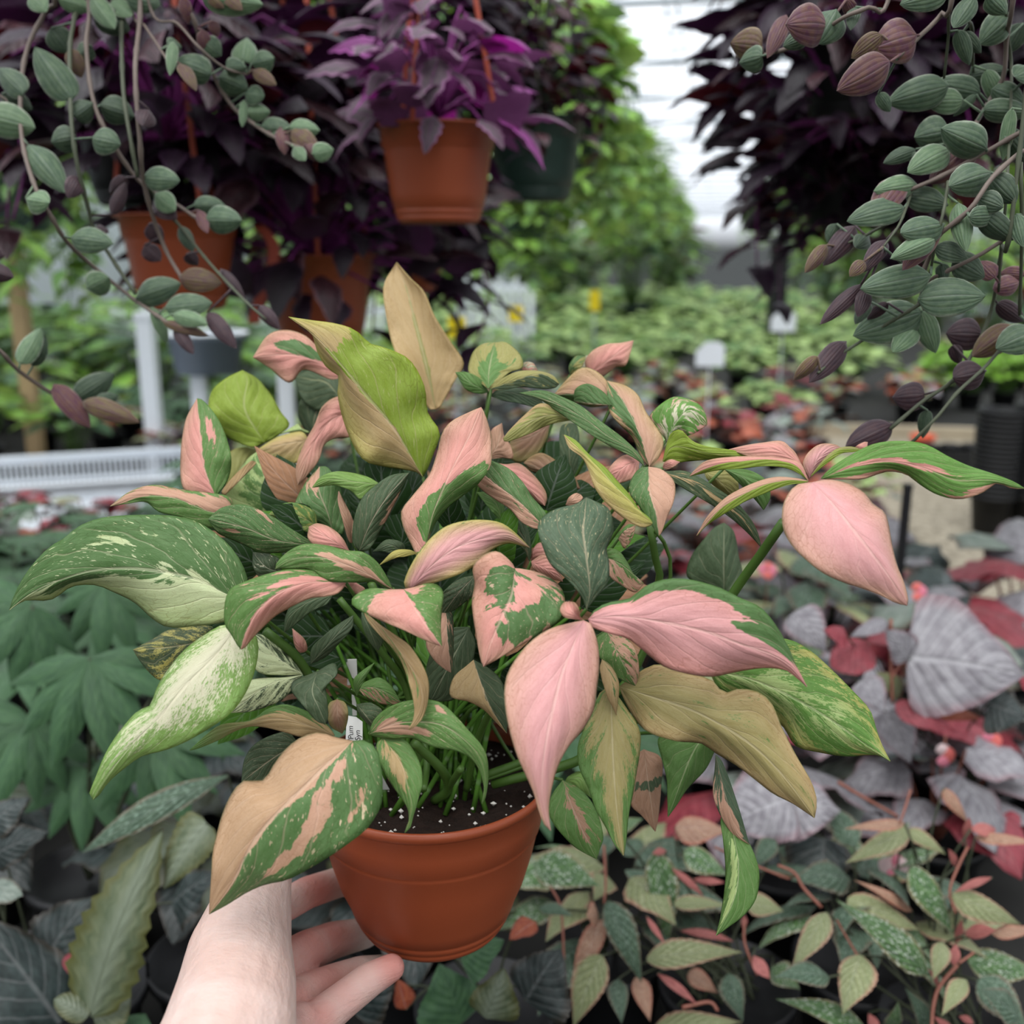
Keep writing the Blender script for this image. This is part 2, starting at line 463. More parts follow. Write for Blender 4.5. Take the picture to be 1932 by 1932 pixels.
# ------------------------------------------------------------------ mesh collecting
class MB:
    """collects leaves, tubes and lathes; build() links them as ONE mesh object"""

    def __init__(s, root=None):
        s.v, s.f, s.lp, s.pr, s.c1, s.c2, s.mi = [], [], [], [], [], [], []
        s.n = 0

    def add(s, verts, faces, lp=None, pr=None, c1=None, c2=None, mi=0):
        verts = np.asarray(verts, float)
        k = len(verts)
        s.v.append(verts)
        s.f.extend([tuple(i + s.n for i in f) for f in faces])
        s.mi.extend([mi] * len(faces))
        s.n += k
        z = np.zeros((k, 3))
        s.lp.append(z if lp is None else lp)
        s.pr.append(z + 1 if pr is None else pr)
        s.c1.append(z if c1 is None else c1)
        s.c2.append(z if c2 is None else c2)

    def grid(s, Q, **kw):
        a, b = Q.shape[:2]
        f = [(i * b + j, i * b + j + 1, (i + 1) * b + j + 1, (i + 1) * b + j) for i in range(a - 1) for j in range(b - 1)]
        s.add(Q.reshape(-1, 3), f, **kw)

    def mesh(s, name, mats, origin=(0, 0, 0), smooth=True, cols=False):
        me = bpy.data.meshes.new(name)
        V = np.concatenate(s.v) - np.asarray(origin, float)
        me.from_pydata(V.tolist(), [], s.f)
        for mm in (mats if isinstance(mats, (list, tuple)) else [mats]):
            me.materials.append(mm)
        if smooth:
            me.polygons.foreach_set('use_smooth', [True] * len(me.polygons))
        if any(s.mi):
            me.polygons.foreach_set('material_index', s.mi)
        for nm, arr in (('lp', s.lp), ('pr', s.pr)):
            at = me.attributes.new(nm, 'FLOAT_VECTOR', 'POINT')
            at.data.foreach_set('vector', np.concatenate(arr).astype(np.float32).ravel())
        if cols:
            for nm, arr in (('c1', s.c1), ('c2', s.c2)):
                at = me.attributes.new(nm, 'FLOAT_COLOR', 'POINT')
                A = np.concatenate(arr)
                at.data.foreach_set('color', np.hstack([A, np.ones((len(A), 1))]).astype(np.float32).ravel())
        me.update()
        return me


def link(name, me, parent=None, loc=(0, 0, 0)):
    o = bpy.data.objects.new(name, me)
    COL.objects.link(o)
    o.location = loc
    if parent is not None:
        o.parent = parent
    return o


def tag(o, label=None, cat=None, group=None, kind=None):
    if label:
        o['label'] = label
    if cat:
        o['category'] = cat
    if group:
        o['group'] = group
    if kind:
        o['kind'] = kind
    return o


def thing(name, loc, label, cat, group=None):
    o = bpy.data.objects.new(name, None)
    COL.objects.link(o)
    o.location = tuple(loc)
    o.empty_display_size = 0.05
    return tag(o, label, cat, group)


def part(name, mb, mats, root, cols=False, label=None, parent=None, smooth=True):
    """mesh built in world coordinates, parented to a thing (its origin taken off)"""
    o = link(name, mb.mesh(name, mats, tuple(root.location), smooth, cols), parent or root)
    if label:
        o['label'] = label
    return o


def catmull(pts, n):
    """smooth curve through pts, n samples at even arc length"""
    p = np.asarray(pts, float)
    if len(p) == 2:
        q = p[0] + (p[1] - p[0]) * np.linspace(0, 1, 40)[:, None]
    else:
        e0, e1 = 2 * p[0] - p[1], 2 * p[-1] - p[-2]
        a = np.vstack([e0, p, e1])
        q = []
        for i in range(1, len(a) - 2):
            t = np.linspace(0, 1, 14, endpoint=(i == len(a) - 3))[:, None]
            q.append(0.5 * (2 * a[i] + (a[i + 1] - a[i - 1]) * t + (2 * a[i - 1] - 5 * a[i] + 4 * a[i + 1] - a[i + 2]) * t ** 2
                            + (3 * a[i] - a[i - 1] - 3 * a[i + 1] + a[i + 2]) * t ** 3))
        q = np.vstack(q)
    s = np.concatenate([[0], np.cumsum(np.linalg.norm(np.diff(q, axis=0), axis=1))])
    t = np.linspace(0, s[-1], n)
    return np.stack([np.interp(t, s, q[:, k]) for k in range(q.shape[1])], 1)


def tube(mb, pts, r0, r1=None, seg=7, n=None, mi=0, nodes=0.0):
    r1 = r0 if r1 is None else r1
    n = n or max(4, 4 * len(pts))
    c = catmull(pts, n)
    T = np.gradient(c, axis=0)
    T /= np.linalg.norm(T, axis=1)[:, None] + 1e-12
    ref = np.array([0.31, 0.77, 0.55])
    A = np.cross(T, ref)
    A /= np.linalg.norm(A, axis=1)[:, None] + 1e-12
    B = np.cross(T, A)
    ang = np.linspace(0, 2 * math.pi, seg, endpoint=False)
    rad = np.linspace(r0, r1, n)
    if nodes:
        rad = rad * (1 + nodes * (np.arange(n) % 6 == 0))
    Q = c[:, None] + rad[:, None, None] * (np.cos(ang)[None, :, None] * A[:, None] + np.sin(ang)[None, :, None] * B[:, None])
    V = Q.reshape(-1, 3)
    f = [(i * seg + j, i * seg + (j + 1) % seg, (i + 1) * seg + (j + 1) % seg, (i + 1) * seg + j) for i in range(n - 1) for j in range(seg)]
    f.append(tuple(range(seg))[::-1])
    f.append(tuple((n - 1) * seg + j for j in range(seg)))
    tt = np.repeat(np.linspace(0, 1, n), seg)
    lp = np.stack([np.zeros_like(tt) + 0.3, tt, np.zeros_like(tt)], 1)
    mb.add(V, f, lp=lp, mi=mi)


def lathe(mb, prof, c=(0, 0, 0), seg=48, mi=0):
    ang = np.linspace(0, 2 * math.pi, seg, endpoint=False)
    V = [(c[0] + r * math.cos(a), c[1] + r * math.sin(a), c[2] + z) for r, z in prof for a in ang]
    n = len(prof)
    f = [(i * seg + j, i * seg + (j + 1) % seg, (i + 1) * seg + (j + 1) % seg, (i + 1) * seg + j) for i in range(n - 1) for j in range(seg)]
    mb.add(V, f, mi=mi)


def box(mb, c, size, rot=0.0, mi=0):
    x, y, z = (s / 2 for s in size)
    ca, sa = math.cos(rot), math.sin(rot)
    V = []
    for i in (-1, 1):
        for j in (-1, 1):
            for k in (-1, 1):
                V.append((c[0] + i * x * ca - j * y * sa, c[1] + i * x * sa + j * y * ca, c[2] + k * z))
    f = [(0, 1, 3, 2), (4, 6, 7, 5), (0, 4, 5, 1), (2, 3, 7, 6), (0, 2, 6, 4), (1, 5, 7, 3)]
    mb.add(V, f, mi=mi)


PROF_T = [0, .05, .12, .22, .35, .5, .65, .8, .92, 1]
PROF = {
    'syn': [.06, .45, .75, .95, 1, .9, .68, .38, .13, 0],
    'trad': [.10, .45, .72, .92, 1, .98, .86, .62, .32, 0],
    'wing': [.12, .5, .8, .98, 1, .9, .72, .48, .2, 0],
    'wingp': [.12, .45, .78, .98, 1, .86, .62, .34, .12, 0],
    'rex': [.35, .85, 1.0, 1.05, 1, .85, .65, .4, .16, 0],
    'lance': [.08, .22, .45, .75, .96, 1, .85, .55, .22, 0],
    'round': [.2, .6, .85, 1, 1.05, 1.0, .9, .7, .42, 0],
}


def leaf3(mb, base, tip, nrm, w, kind='wing', bend=0.15, cup=0.15, seed=None, n=9, m=3, asym=0.0, serr=0.0, tone=1.0, wave=0.0, mi=0, rnd=random):
    """one leaf: base->tip in space, face turned towards nrm, half width w"""
    base, tip, nrm = (np.asarray(q, float) for q in (base, tip, nrm))
    ax = tip - base
    L = np.linalg.norm(ax) + 1e-9
    ax = ax / L
    nrm = nrm - ax * (nrm @ ax)
    nrm /= np.linalg.norm(nrm) + 1e-9
    sd = np.cross(ax, nrm)
    t = np.linspace(0, 1, n)
    prof = np.interp(t, PROF_T, PROF[kind])
    if serr:
        prof = prof * (1 - serr * ((np.arange(n) % 2) == 1) * (t > .08) * (t < .95))
    s = np.linspace(-1, 1, 2 * m + 1)
    seed = rnd.random() * 40 if seed is None else seed
    S, Tt = np.meshgrid(s, t)
    Pf = prof[:, None] * w * np.where(S < 0, 1 + asym, 1 - asym)
    mid = base[None] + ax[None] * (t * L)[:, None] + nrm[None] * (bend * L * np.sin(math.pi * t) - 0 * t)[:, None]
    lift = cup * np.abs(S) ** 1.4 * w * prof[:, None] + wave * w * np.sin(Tt * 14 + seed) * np.abs(S) ** 2
    Q = mid[:, None] + sd[None, None] * (S * Pf)[..., None] + nrm[None, None] * (-lift)[..., None]
    lp = np.stack([S, Tt, np.full_like(S, seed)], -1).reshape(-1, 3)
    pr = np.full((S.size, 3), tone)
    mb.grid(Q, lp=lp, pr=pr, mi=mi)


def facing(p):
    """unit vector from p to the viewer's side and upwards, used to lean leaves like the photo shows"""
    v = CAM - np.asarray(p)
    return v / np.linalg.norm(v)
# ------------------------------------------------------------------ the greenhouse
def gbox(mb, u, v, z, su, sv, sz, mi=0):
    box(mb, G(u, v, z), (su, sv, sz), -AX, mi)


def struct(name, mb, mat, smooth=False):
    me = mb.mesh(name, mat, (0, 0, 0), smooth)
    o = link(name, me)
    o['kind'] = 'structure'
    return o


mb = MB()
gbox(mb, 0, 14, -0.025, 13, 34, .05)
struct('floor', mb, M['ground'])
mb = MB()
gbox(mb, 2.2, 13, .01, 1.5, 30, .03)
struct('trim_1', mb, M['gravel'])


def roof_z(u):
    return 4.3 - 2.0 * (abs(u) / 5.6) ** 2


U = np.linspace(-5.6, 5.6, 25)
Vv = np.linspace(-1.0, 30, 32)
mb = MB()
mb.grid(np.array([[G(u, v, roof_z(u) + .02 + .02 * math.sin(v * 2.6)) for u in U] for v in Vv]))
struct('ceiling', mb, M['film'], True)
mb = MB()
k = 0
for v in np.arange(-0.8, 30.1, 1.2):
    tube(mb, [G(u, v, roof_z(u)) for u in np.linspace(-5.6, 5.6, 13)], .018, seg=6, n=30)
    tube(mb, [G(-5.6, v, 2.35), G(5.6, v, 2.35)], .012, seg=5, n=3)
    if int(k) % 2 == 0:
        tube(mb, [G(-1.3, v, 2.35), G(-1.3, v, roof_z(1.3))], .009, seg=5, n=3)
        tube(mb, [G(1.3, v, 2.35), G(1.3, v, roof_z(1.3))], .009, seg=5, n=3)
    k += 1
for u in (-4, -2.4, -.7, .7, 2.4, 4):
    tube(mb, [G(u, -1, roof_z(u) - .03), G(u, 30, roof_z(u) - .03)], .012, seg=6, n=3)
tube(mb, [G(-.25, -1, 3.0), G(-.30, 8, 2.93), G(-.25, 16, 3.0), G(-.25, 30, 3.0)], .006, seg=5, n=20)
tube(mb, [G(-.8, -1, 2.6), G(-.8, 30, 2.6)], .006, seg=5, n=3)
struct('trim_2', mb, M['steel'], True)
mb = MB()
for u in (-5.6, 5.6):
    gbox(mb, u, 14.5, 1.16, .03, 31, 2.32)
struct('wall_left', mb, simple('side_wall_sheet', (206, 214, 216), .5, var=.08, scale=3, trans=.3))
mb = MB()
mb.grid(np.array([[G(u, 30, z * roof_z(u)) for u in U] for z in np.linspace(0, 1, 6)]))
struct('wall_end', mb, M['film'])

# benches
BZ = 0.74


def bench(u0, u1, v0, v1, label, mat, z=BZ):
    b = thing('plant_bench', G((u0 + u1) / 2, (v0 + v1) / 2, 0), label, 'bench')
    m1 = MB()
    gbox(m1, (u0 + u1) / 2, (v0 + v1) / 2, z - .02, u1 - u0, v1 - v0, .04)
    part('bench_top', m1, mat, b, smooth=False)
    m1 = MB()
    for u in (u0 + .01, u1 - .01):
        gbox(m1, u, (v0 + v1) / 2, z - .02, .03, v1 - v0, .10)
    part('bench_rail', m1, M['bench'], b, smooth=False)
    for v in np.arange(v0 + .1, v1, 2.2):
        for u in (u0 + .1, u1 - .1):
            m1 = MB()
            gbox(m1, u, v, (z - .04) / 2, .06, .06, z - .04)
            part('leg', m1, M['bench'], b, smooth=False)
    return b


bench(-4.4, 1.75, .45, 14, 'long low bench under the begonias and seedlings, running away behind the held pot', M['ground'])
bench(1.95, 3.7, 4.4, 9.5, 'beige bench with a pale edge at the right, carrying lime green seedlings', M['bench'])
gt = thing('gravel_tray', G(1.08, 3.15, BZ), 'beige gravel bed on the bench at the right, under the stacks of black pots', 'gravel tray')
m1 = MB()
gbox(m1, 1.08, 3.15, BZ + .006, 1.3, 2.4, .012)
part('gravel', m1, M['gravel'], gt, smooth=False)
m1 = MB()
gbox(m1, 1.08, 4.37, BZ + .03, 1.34, .04, .06)
part('rim', m1, M['bench'], gt, smooth=False)

# ------------------------------------------------------------------ plants on the bench
def rosette(kind, seed, n, R, H, L, W, mats, stem='stem_dark', prof='wing', cup=.2, serr=.0, droop=.3, tilt=.5, n_=8, m_=3, wave=.0, toneR=(.7, 1.15)):
    """foliage of one potted plant standing at the origin; returns mesh collectors' meshes"""
    r_ = random.Random(seed)
    mb = MB()
    for i in range(n):
        a = i * 2.39996 + r_.uniform(-.3, .3)
        f = math.sqrt((i + .5) / n)
        rad = R * f
        h = H * (1 - .45 * f * f) * r_.uniform(.75, 1.1)
        b = np.array([math.cos(a) * rad * .55, math.sin(a) * rad * .55, h])
        dr = np.array([math.cos(a), math.sin(a), -droop * f + r_.uniform(-.25, .35)])
        dr /= np.linalg.norm(dr)
        l = L * r_.uniform(.7, 1.15)
        nr = np.array([math.cos(a) * tilt * f, math.sin(a) * tilt * f, 1.0]) + np.array([r_.uniform(-.4, .4) for _ in range(3)])
        leaf3(mb, b, b + dr * l, nr, W * l * r_.uniform(.85, 1.15), prof, bend=.12, cup=cup, rnd=r_, n=n_, m=m_, asym=r_.choice([-.18, .18]) if prof == 'wing' else 0,
              serr=serr, tone=r_.uniform(*toneR), wave=wave, mi=r_.randrange(len(mats) - 1))
        if i % 2 == 0:
            tube(mb, [np.array([math.cos(a) * .01, math.sin(a) * .01, 0]), b * np.array([.6, .6, .55]), b], .0028, .0018, 5, 6, mi=len(mats) - 1)
    return mb.mesh(kind, [M[k] for k in mats], smooth=True)


def palmate(seed, n, R, H, L):
    r_ = random.Random(seed)
    mb = MB()
    for i in range(n):
        a = i * 2.39996
        f = math.sqrt((i + .5) / n)
        c = np.array([math.cos(a) * R * f * .7, math.sin(a) * R * f * .7, H * (1 - .5 * f * f) * r_.uniform(.8, 1.1)])
        ax = np.array([math.cos(a), math.sin(a), -.35])
        for k_ in range(-3, 4):
            th = a + k_ * .52
            l = L * (1 - .07 * abs(k_)) * r_.uniform(.9, 1.1)
            dr = np.array([math.cos(th), math.sin(th), -.3 * f - .1])
            leaf3(mb, c, c + dr / np.linalg.norm(dr) * l, (math.cos(a) * .4, math.sin(a) * .4, 1), .15 * l, 'lance', cup=.25, rnd=r_, n=8, m=2, tone=r_.uniform(.8, 1.1))
        tube(mb, [(0, 0, 0), c * .6, c], .003, .002, 5, 6, mi=1)
    return mb.mesh('palmate_foliage', [M['palm'], M['stem_dark']], smooth=True)


def nursery_pot_mesh(r=.06, h=.09, mat='blackpot', name='pot'):
    mb = MB()
    lathe(mb, [(0, 0), (r * .72, 0), (r * .76, .004), (r * .95, h - .012), (r * 1.04, h - .012), (r * 1.05, h), (r, h), (r * .9, h - .014), (0, h - .014)], (0, 0, 0), 28)
    return mb.mesh(name, M[mat])


KINDS = {
    'silver': dict(desc='silver grey rex begonia with broad veined leaves', cat='begonia', mk=lambda s: rosette('foliage', s, 15, .15, .16, .13, .42, ['silver', 'silver', 'silverg', 'silver', 'darksil', 'silver', 'burg', 'stem_red'], prof='rex', wave=.12, cup=.25)),
    'silverg': dict(desc='grey green rex begonia with red leaf backs', cat='begonia', mk=lambda s: rosette('foliage', s, 18, .14, .14, .10, .42, ['silverg', 'darksil', 'silver', 'rust', 'stem_red'], prof='rex', wave=.12)),
    'rust': dict(desc='rust red and burgundy leaved begonia', cat='begonia', mk=lambda s: rosette('foliage', s, 20, .14, .13, .08, .42, ['rust', 'burg', 'silverg', 'maroon', 'spoto', 'stem_red'], prof='rex', wave=.15)),
    'mixed': dict(desc='begonia with olive, rust and silver leaves', cat='begonia', mk=lambda s: rosette('foliage', s, 22, .14, .12, .075, .42, ['silverg', 'spoto', 'rust', 'silver', 'moss', 'stem_red'], prof='rex', wave=.15)),
    'spot': dict(desc='white-spotted wing leaved begonia on red stems', cat='begonia', mk=lambda s: rosette('foliage', s, 26, .16, .17, .10, .27, ['spotg', 'spoto', 'spotd', 'spotd', 'spotd', 'stem_dark'], prof='wingp', serr=.08)),
    'dark': dict(desc='dark leaved begonia with silvery ruffled leaves', cat='begonia', mk=lambda s: rosette('foliage', s, 16, .15, .12, .11, .42, ['darksil', 'darksil', 'begolive', 'stem_dark'], prof='rex', wave=.15, toneR=(.35, .75))),  # tone range lowered: deep shadow at lower left put into the colour
    'palm': dict(desc='matt green plant with fingered leaves', cat='foliage plant', mk=lambda s: palmate(s, 9, .16, .17, .12)),
    'green': dict(desc='leafy mid green foliage plant', cat='foliage plant', mk=lambda s: rosette('foliage', s, 30, .17, .22, .11, .25, ['pothosd', 'palm', 'pothosd', 'pothos', 'stem'], prof='lance')),
    'seed': dict(desc='low soft green seedling clump', cat='seedling', mk=lambda s: rosette('foliage', s, 60, .20, .10, .05, .4, ['moss', 'pothosd', 'moss', 'moss', 'stem'], prof='round', n_=5, m_=1)),
    'lime': dict(desc='bushy lime green seedling', cat='seedling', mk=lambda s: rosette('foliage', s, 70, .12, .14, .04, .4, ['lime', 'lime', 'pothos', 'stem'], prof='round', n_=5, m_=1)),
}
POT = nursery_pot_mesh()
PROT = {k: [v['mk'](s) for s in ((101, 202, 303) if k not in ('seed', 'lime') else (101, 202))] for k, v in KINDS.items()}
ORD = ['nearest', 'second', 'third', 'fourth', 'fifth', 'sixth', 'seventh', 'eighth', 'ninth', 'tenth', 'eleventh', 'twelfth', 'thirteenth', 'fourteenth']


def put_plant(kind, u, v, sc_=1.0, z=BZ, rot=0.0, label=None, group=None, var=0, lift=0.0):
    loc = G(u, v, z)
    r = thing('potted_' + KINDS[kind]['cat'].replace(' ', '_'), loc, label, KINDS[kind]['cat'], group)
    r.rotation_euler = (0, 0, rot)
    p = link('pot', POT, r)
    f = link('foliage', PROT[kind][var % len(PROT[kind])], r, (0, 0, .08 + lift))
    f.scale = (sc_, sc_, sc_)
    return r


rg = random.Random(5)
slots = []
v = .90
row = 0
while v < 13.2:
    st = .235 if v < 2.6 else (.34 if v < 5 else (.62 if v < 9 else .9))
    half = .56 * v + .25
    us = np.arange(max(-4.2, -half - .25 * v - .5), min(1.0, half), st)
    for u in us:
        slots.append((row, u + rg.uniform(-.03, .03) + (row % 2) * st * .4, v + rg.uniform(-.03, .03), st))
    v += st * (1.0 if v < 5 else 1.05)
    row += 1
names = {}
rowcount = {}
UN = 'one two three four five six seven eight nine ten eleven twelve thirteen fourteen fifteen sixteen seventeen eighteen nineteen'.split()


def word(n):
    return UN[n - 1] if n < 20 else ['twenty', 'thirty', 'forty'][n // 10 - 2] + ('' if n % 10 == 0 else '-' + UN[n % 10 - 1])


OR = 'first second third fourth fifth sixth seventh eighth ninth tenth eleventh twelfth thirteenth fourteenth fifteenth sixteenth seventeenth eighteenth nineteenth'.split()


def ordw(n):
    return OR[n - 1] if n < 20 else ['twentieth', 'thirtieth'][n // 10 - 2] if n % 10 == 0 else ['twenty', 'thirty', 'forty'][n // 10 - 2] + '-' + OR[n % 10 - 1]


for row, u, v, st in slots:
    if u > 1.0:
        continue
    x, y, d = proj(G(u, v, BZ + .15))
    if x < -420 or x > 2060 or y > 2250:
        continue
    if x < 400 and 2.45 < d < 3.4:      # room for the white crate
        continue
    if x > 1640 and 1.95 < v < 4.5 and u > .3:
        continue
    r = rg.random()
    if y > 1500:
        kind = 'spot' if x > 980 else ('dark' if r < .9 else 'palm')
    elif y > 1120:
        kind = ('silver' if r < .7 else 'spot') if x > 1150 else ('palm' if r < .8 else 'dark')
    elif y > 900:
        kind = ('silverg' if r < .5 else 'rust' if r < .68 else 'silver' if r < .85 else 'mixed') if x > 1150 else ('rust' if r < .25 else 'mixed' if r < .5 else 'palm')
    elif y > 755:
        kind = ('mixed' if r < .4 else 'rust' if r < .7 else 'silverg') if x > 800 else ('palm' if r < .3 else 'green' if r < .8 else 'mixed')
    elif y > 690:
        kind = ('mixed' if r < .5 else 'rust' if r < .7 else 'seed') if x > 800 else 'green'
    else:
        kind = 'seed' if x > 620 or r < .3 else 'green'
    s = rg.uniform(.85, 1.15) * (.8 if v < 1.35 else 1)
    if kind == 'seed':
        s = st / .34 * rg.uniform(.9, 1.1)
    if kind == 'green' and v > 4:
        s *= 1.4 if x > 500 else 1.65
    rowcount.setdefault((kind, row), 0)
    rowcount[(kind, row)] += 1
    names.setdefault(kind, set()).add(row)
    n_th = rowcount[(kind, row)]
    far = v > 4.4
    if far:
        lab = '%s, %s from left in bench row %s, far back' % (KINDS[kind]['desc'].split(' with')[0], ordw(n_th), word(row + 1))
        grp = {'seed': 'seedling clumps far back on the bench'}.get(kind, kind_g := ('far ' + KINDS[kind]['desc'].split(' with')[0] + 's'))
    else:
        lab = '%s, %s from left in bench row %s' % (KINDS[kind]['desc'].split(' with')[0], ordw(n_th), word(row + 1))
        grp = KINDS[kind]['cat'] + 's on the long bench'
    put_plant(kind, u, v, s, rot=rg.uniform(0, 6.28), label=lab, group=grp, var=rg.randrange(3))

# lime seedlings on the right bench
for i, (x, y) in enumerate([(1765, 745), (1830, 738), (1895, 742), (1960, 745), (1790, 715), (1855, 712), (1920, 715)]):
    d = 5.0 if i < 4 else 5.7
    p = P(x, y, d)
    b_ = thing('potted_seedling', (p[0], p[1], BZ), 'lime green seedling on the right bench, %s from left in the %s row' % (ordw(i + 1 if i < 4 else i - 3), 'front' if i < 4 else 'back'), 'seedling', 'lime seedlings on the right bench, ' + ('front' if i < 4 else 'back'))
    link('pot', POT, b_)
    f = link('foliage', PROT['lime'][i % 2], b_, (0, 0, .07))
    f.scale = (1.5,) * 3

# stacks of nested black pots
mb = MB()
lathe(mb, [(0, 0), (.042, 0), (.044, .003), (.055, .094), (.062, .094), (.063, .106), (.057, .106), (.052, .09), (0, .012)], (0, 0, 0), 28)
SP = mb.mesh('nursery_pot', M['blackpot'])
for si, (x, y, n, where) in enumerate([(1866, 998, 18, 'left stack'), (1938, 1010, 19, 'stack at the right picture edge')]):
    d = 2.8
    b0 = P(x, y, d)
    for i in range(n):
        o = link('nursery_pot', SP, None, (b0[0] + rg.uniform(-.001, .001), b0[1], BZ + .013 + i * .0135))
        o.rotation_euler = (0, 0, rg.uniform(0, 6))
        tag(o, 'black nursery pot, %s from the bottom of the nested %s' % (ordw(i + 1), where), 'pot', 'nested black pots, ' + where)

for i, (x, y, w_, l_, lab) in enumerate([(1790, 872, .24, .12, 'low black tray on the gravel left of the pot stacks'), (1960, 868, .2, .12, 'low black tray behind the pot stacks at the picture edge')]):
    d = (1.5 - BZ - .03) / (math.sin(PITCH) - math.cos(PITCH) * (966 - y) / 1932)
    p = P(x, y, d)
    t_ = thing('plastic_tray', (p[0], p[1], BZ + .012), lab, 'tray')
    mb = MB()
    box(mb, (0, 0, .004), (w_, l_, .008))
    for sx, sy, ww, ll in ((-w_ / 2, 0, .006, l_), (w_ / 2, 0, .006, l_), (0, -l_ / 2, w_, .006), (0, l_ / 2, w_, .006)):
        box(mb, (sx, sy, .035), (ww, ll, .07))
    link('tray_body', mb.mesh('tray_body', M['blackpot'], smooth=False), t_)
    for k_ in range(3):
        q = link('cell_pot', POT, t_, ((k_ - 1) * w_ * .3, 0, .01))
        q.scale = (.55, .55, .8)
# white crate on the bench at the left
cp = P(110, 935, 2.95)
cr_ = thing('plastic_crate', (cp[0], cp[1], BZ), 'white slotted plastic crate on the bench at the left', 'crate')
cw, cl, ch, ct = .72, .45, .15, .007
cr_rot = .32


def crate_wall(mb, p0, p1, h, nx, nz):
    """wall with real slots: rails and bars"""
    p0, p1 = np.array(p0), np.array(p1)
    L = np.linalg.norm(p1 - p0)
    ang = math.atan2(p1[1] - p0[1], p1[0] - p0[0])
    for zc, hh in ((.012, .024), (h * .5, .012), (h - .012, .024)):
        c = (p0 + p1) / 2
        box(mb, (c[0], c[1], zc), (L, ct, hh), ang)
    c = (p0 + p1) / 2
    box(mb, (c[0], c[1], h), (L + .02, .022, .006), ang)
    for i in range(nx + 1):
        c = p0 + (p1 - p0) * i / nx
        box(mb, (c[0], c[1], h / 2), (.005, ct, h), ang)


cs = [(-cw / 2, -cl / 2), (cw / 2, -cl / 2), (cw / 2, cl / 2), (-cw / 2, cl / 2)]
for i in range(4):
    mb = MB()
    crate_wall(mb, cs[i], cs[(i + 1) % 4], ch, 46 if i % 2 == 0 else 26, 2)
    link('side_panel', mb.mesh('side_panel', M['white_plastic'], smooth=False), cr_)
mb = MB()
box(mb, (0, 0, .004), (cw, cl, .006))
link('base', mb.mesh('base', M['white_plastic'], smooth=False), cr_)
cr_.rotation_euler = (0, 0, cr_rot)

# round grey tub on a white post behind the leaves
tp = P(392, 690, 3.0)
tb = thing('plastic_tub', (tp[0], tp[1], tp[2] - .02), 'round blue-grey plastic tub with pale rim behind the hanging vines', 'tub')
mb = MB()
lathe(mb, [(0, 0), (.09, 0), (.108, .10), (.118, .10), (.118, .112), (.104, .112), (.09, .01), (0, .01)], (0, 0, 0), 40)
link('tub_body', mb.mesh('tub_body', M['greytub']), tb)
mb = MB()
lathe(mb, [(.106, .1125), (.122, .112), (.124, .117), (.107, .1185), (.106, .1125)], (0, 0, 0), 40)
link('rim', mb.mesh('rim', M['white_plastic']), tb)
ps = thing('white_post', (tp[0] - .03, tp[1], BZ), 'white square post carrying the blue-grey tub', 'post')
mb = MB()
hh = tp[2] - .02 - BZ
box(mb, (0, 0, hh / 2), (.04, .04, hh))
link('post_body', mb.mesh('post_body', M['white_plastic'], smooth=False), ps)
for i, (x, y0, y1, d, w_, lab, mt) in enumerate([(545, 690, 830, 2.6, .035, 'white square post behind the lime green leaf', 'white_plastic'), (281, 600, 690, 3.4, .05, 'short white post left of the grey tub', 'white_plastic'),
                                        (40, 440, 600, 3.6, .05, 'pale wooden post at the left edge', 'wood'), (1466, 470, 560, 6.5, .10, 'black post beyond the seedlings under the dark hanging foliage', 'blackpot'),
                                        (1690, 905, 1150, 1.75, .012, 'thin black upright rod between the pink leaf and the black pots', 'blackpot')]):
    a, b = P(x, y1, d), P(x, y0, d)
    z0 = BZ if i != 2 and i != 3 else 0
    p_ = thing('support_rod' if i == 4 else ('wooden_post' if i == 2 else 'bench_post'), (a[0], a[1], z0), lab, 'rod' if i == 4 else 'post')
    mb = MB()
    hh = b[2] - z0
    box(mb, (0, 0, hh / 2), (w_, w_, hh))
    link('post_body', mb.mesh('post_body', M[mt], smooth=False), p_)
    mb = MB()
    box(mb, (0, 0, hh + w_ * .2), (w_ * 1.15, w_ * 1.15, w_ * .4))
    link('post_cap', mb.mesh('post_cap', M[mt], smooth=False), p_)
# orange pots and clay pieces on the left bench behind
for i, (x, y, d, r_, lab) in enumerate([(272, 672, 3.6, .05, 'small terracotta pot beside the white post'), (303, 668, 3.7, .045, 'small terracotta pot just left of the grey tub'),
                                        (1705, 735, 3.4, .08, 'orange-red pot on the edge of the bench at right'), (1740, 838, 2.6, .045, 'orange-red pot below the dark purple leaves')]):
    h = r_ * 1.6
    d = (1.5 - BZ - h * .5) / (math.sin(PITCH) - math.cos(PITCH) * (966 - y) / 1932)
    p = P(x, y, d)
    t_ = thing('terracotta_pot', (p[0], p[1], BZ), lab, 'pot')
    mb = MB()
    lathe(mb, [(0, 0), (r_ * .7, 0), (r_ * .92, h * .8), (r_ * 1.05, h * .8), (r_ * 1.05, h), (r_ * .95, h), (r_ * .85, h * .82), (0, h * .8)], (0, 0, 0), 28)
    link('pot_body', mb.mesh('pot_body', M['red_plastic']), t_)
    mb = MB()
    lathe(mb, [(0, h * .83), (r_ * .5, h * .84), (r_ * .85, h * .82)], (0, 0, 0), 20)
    link('soil', mb.mesh('soil', M['soil']), t_)

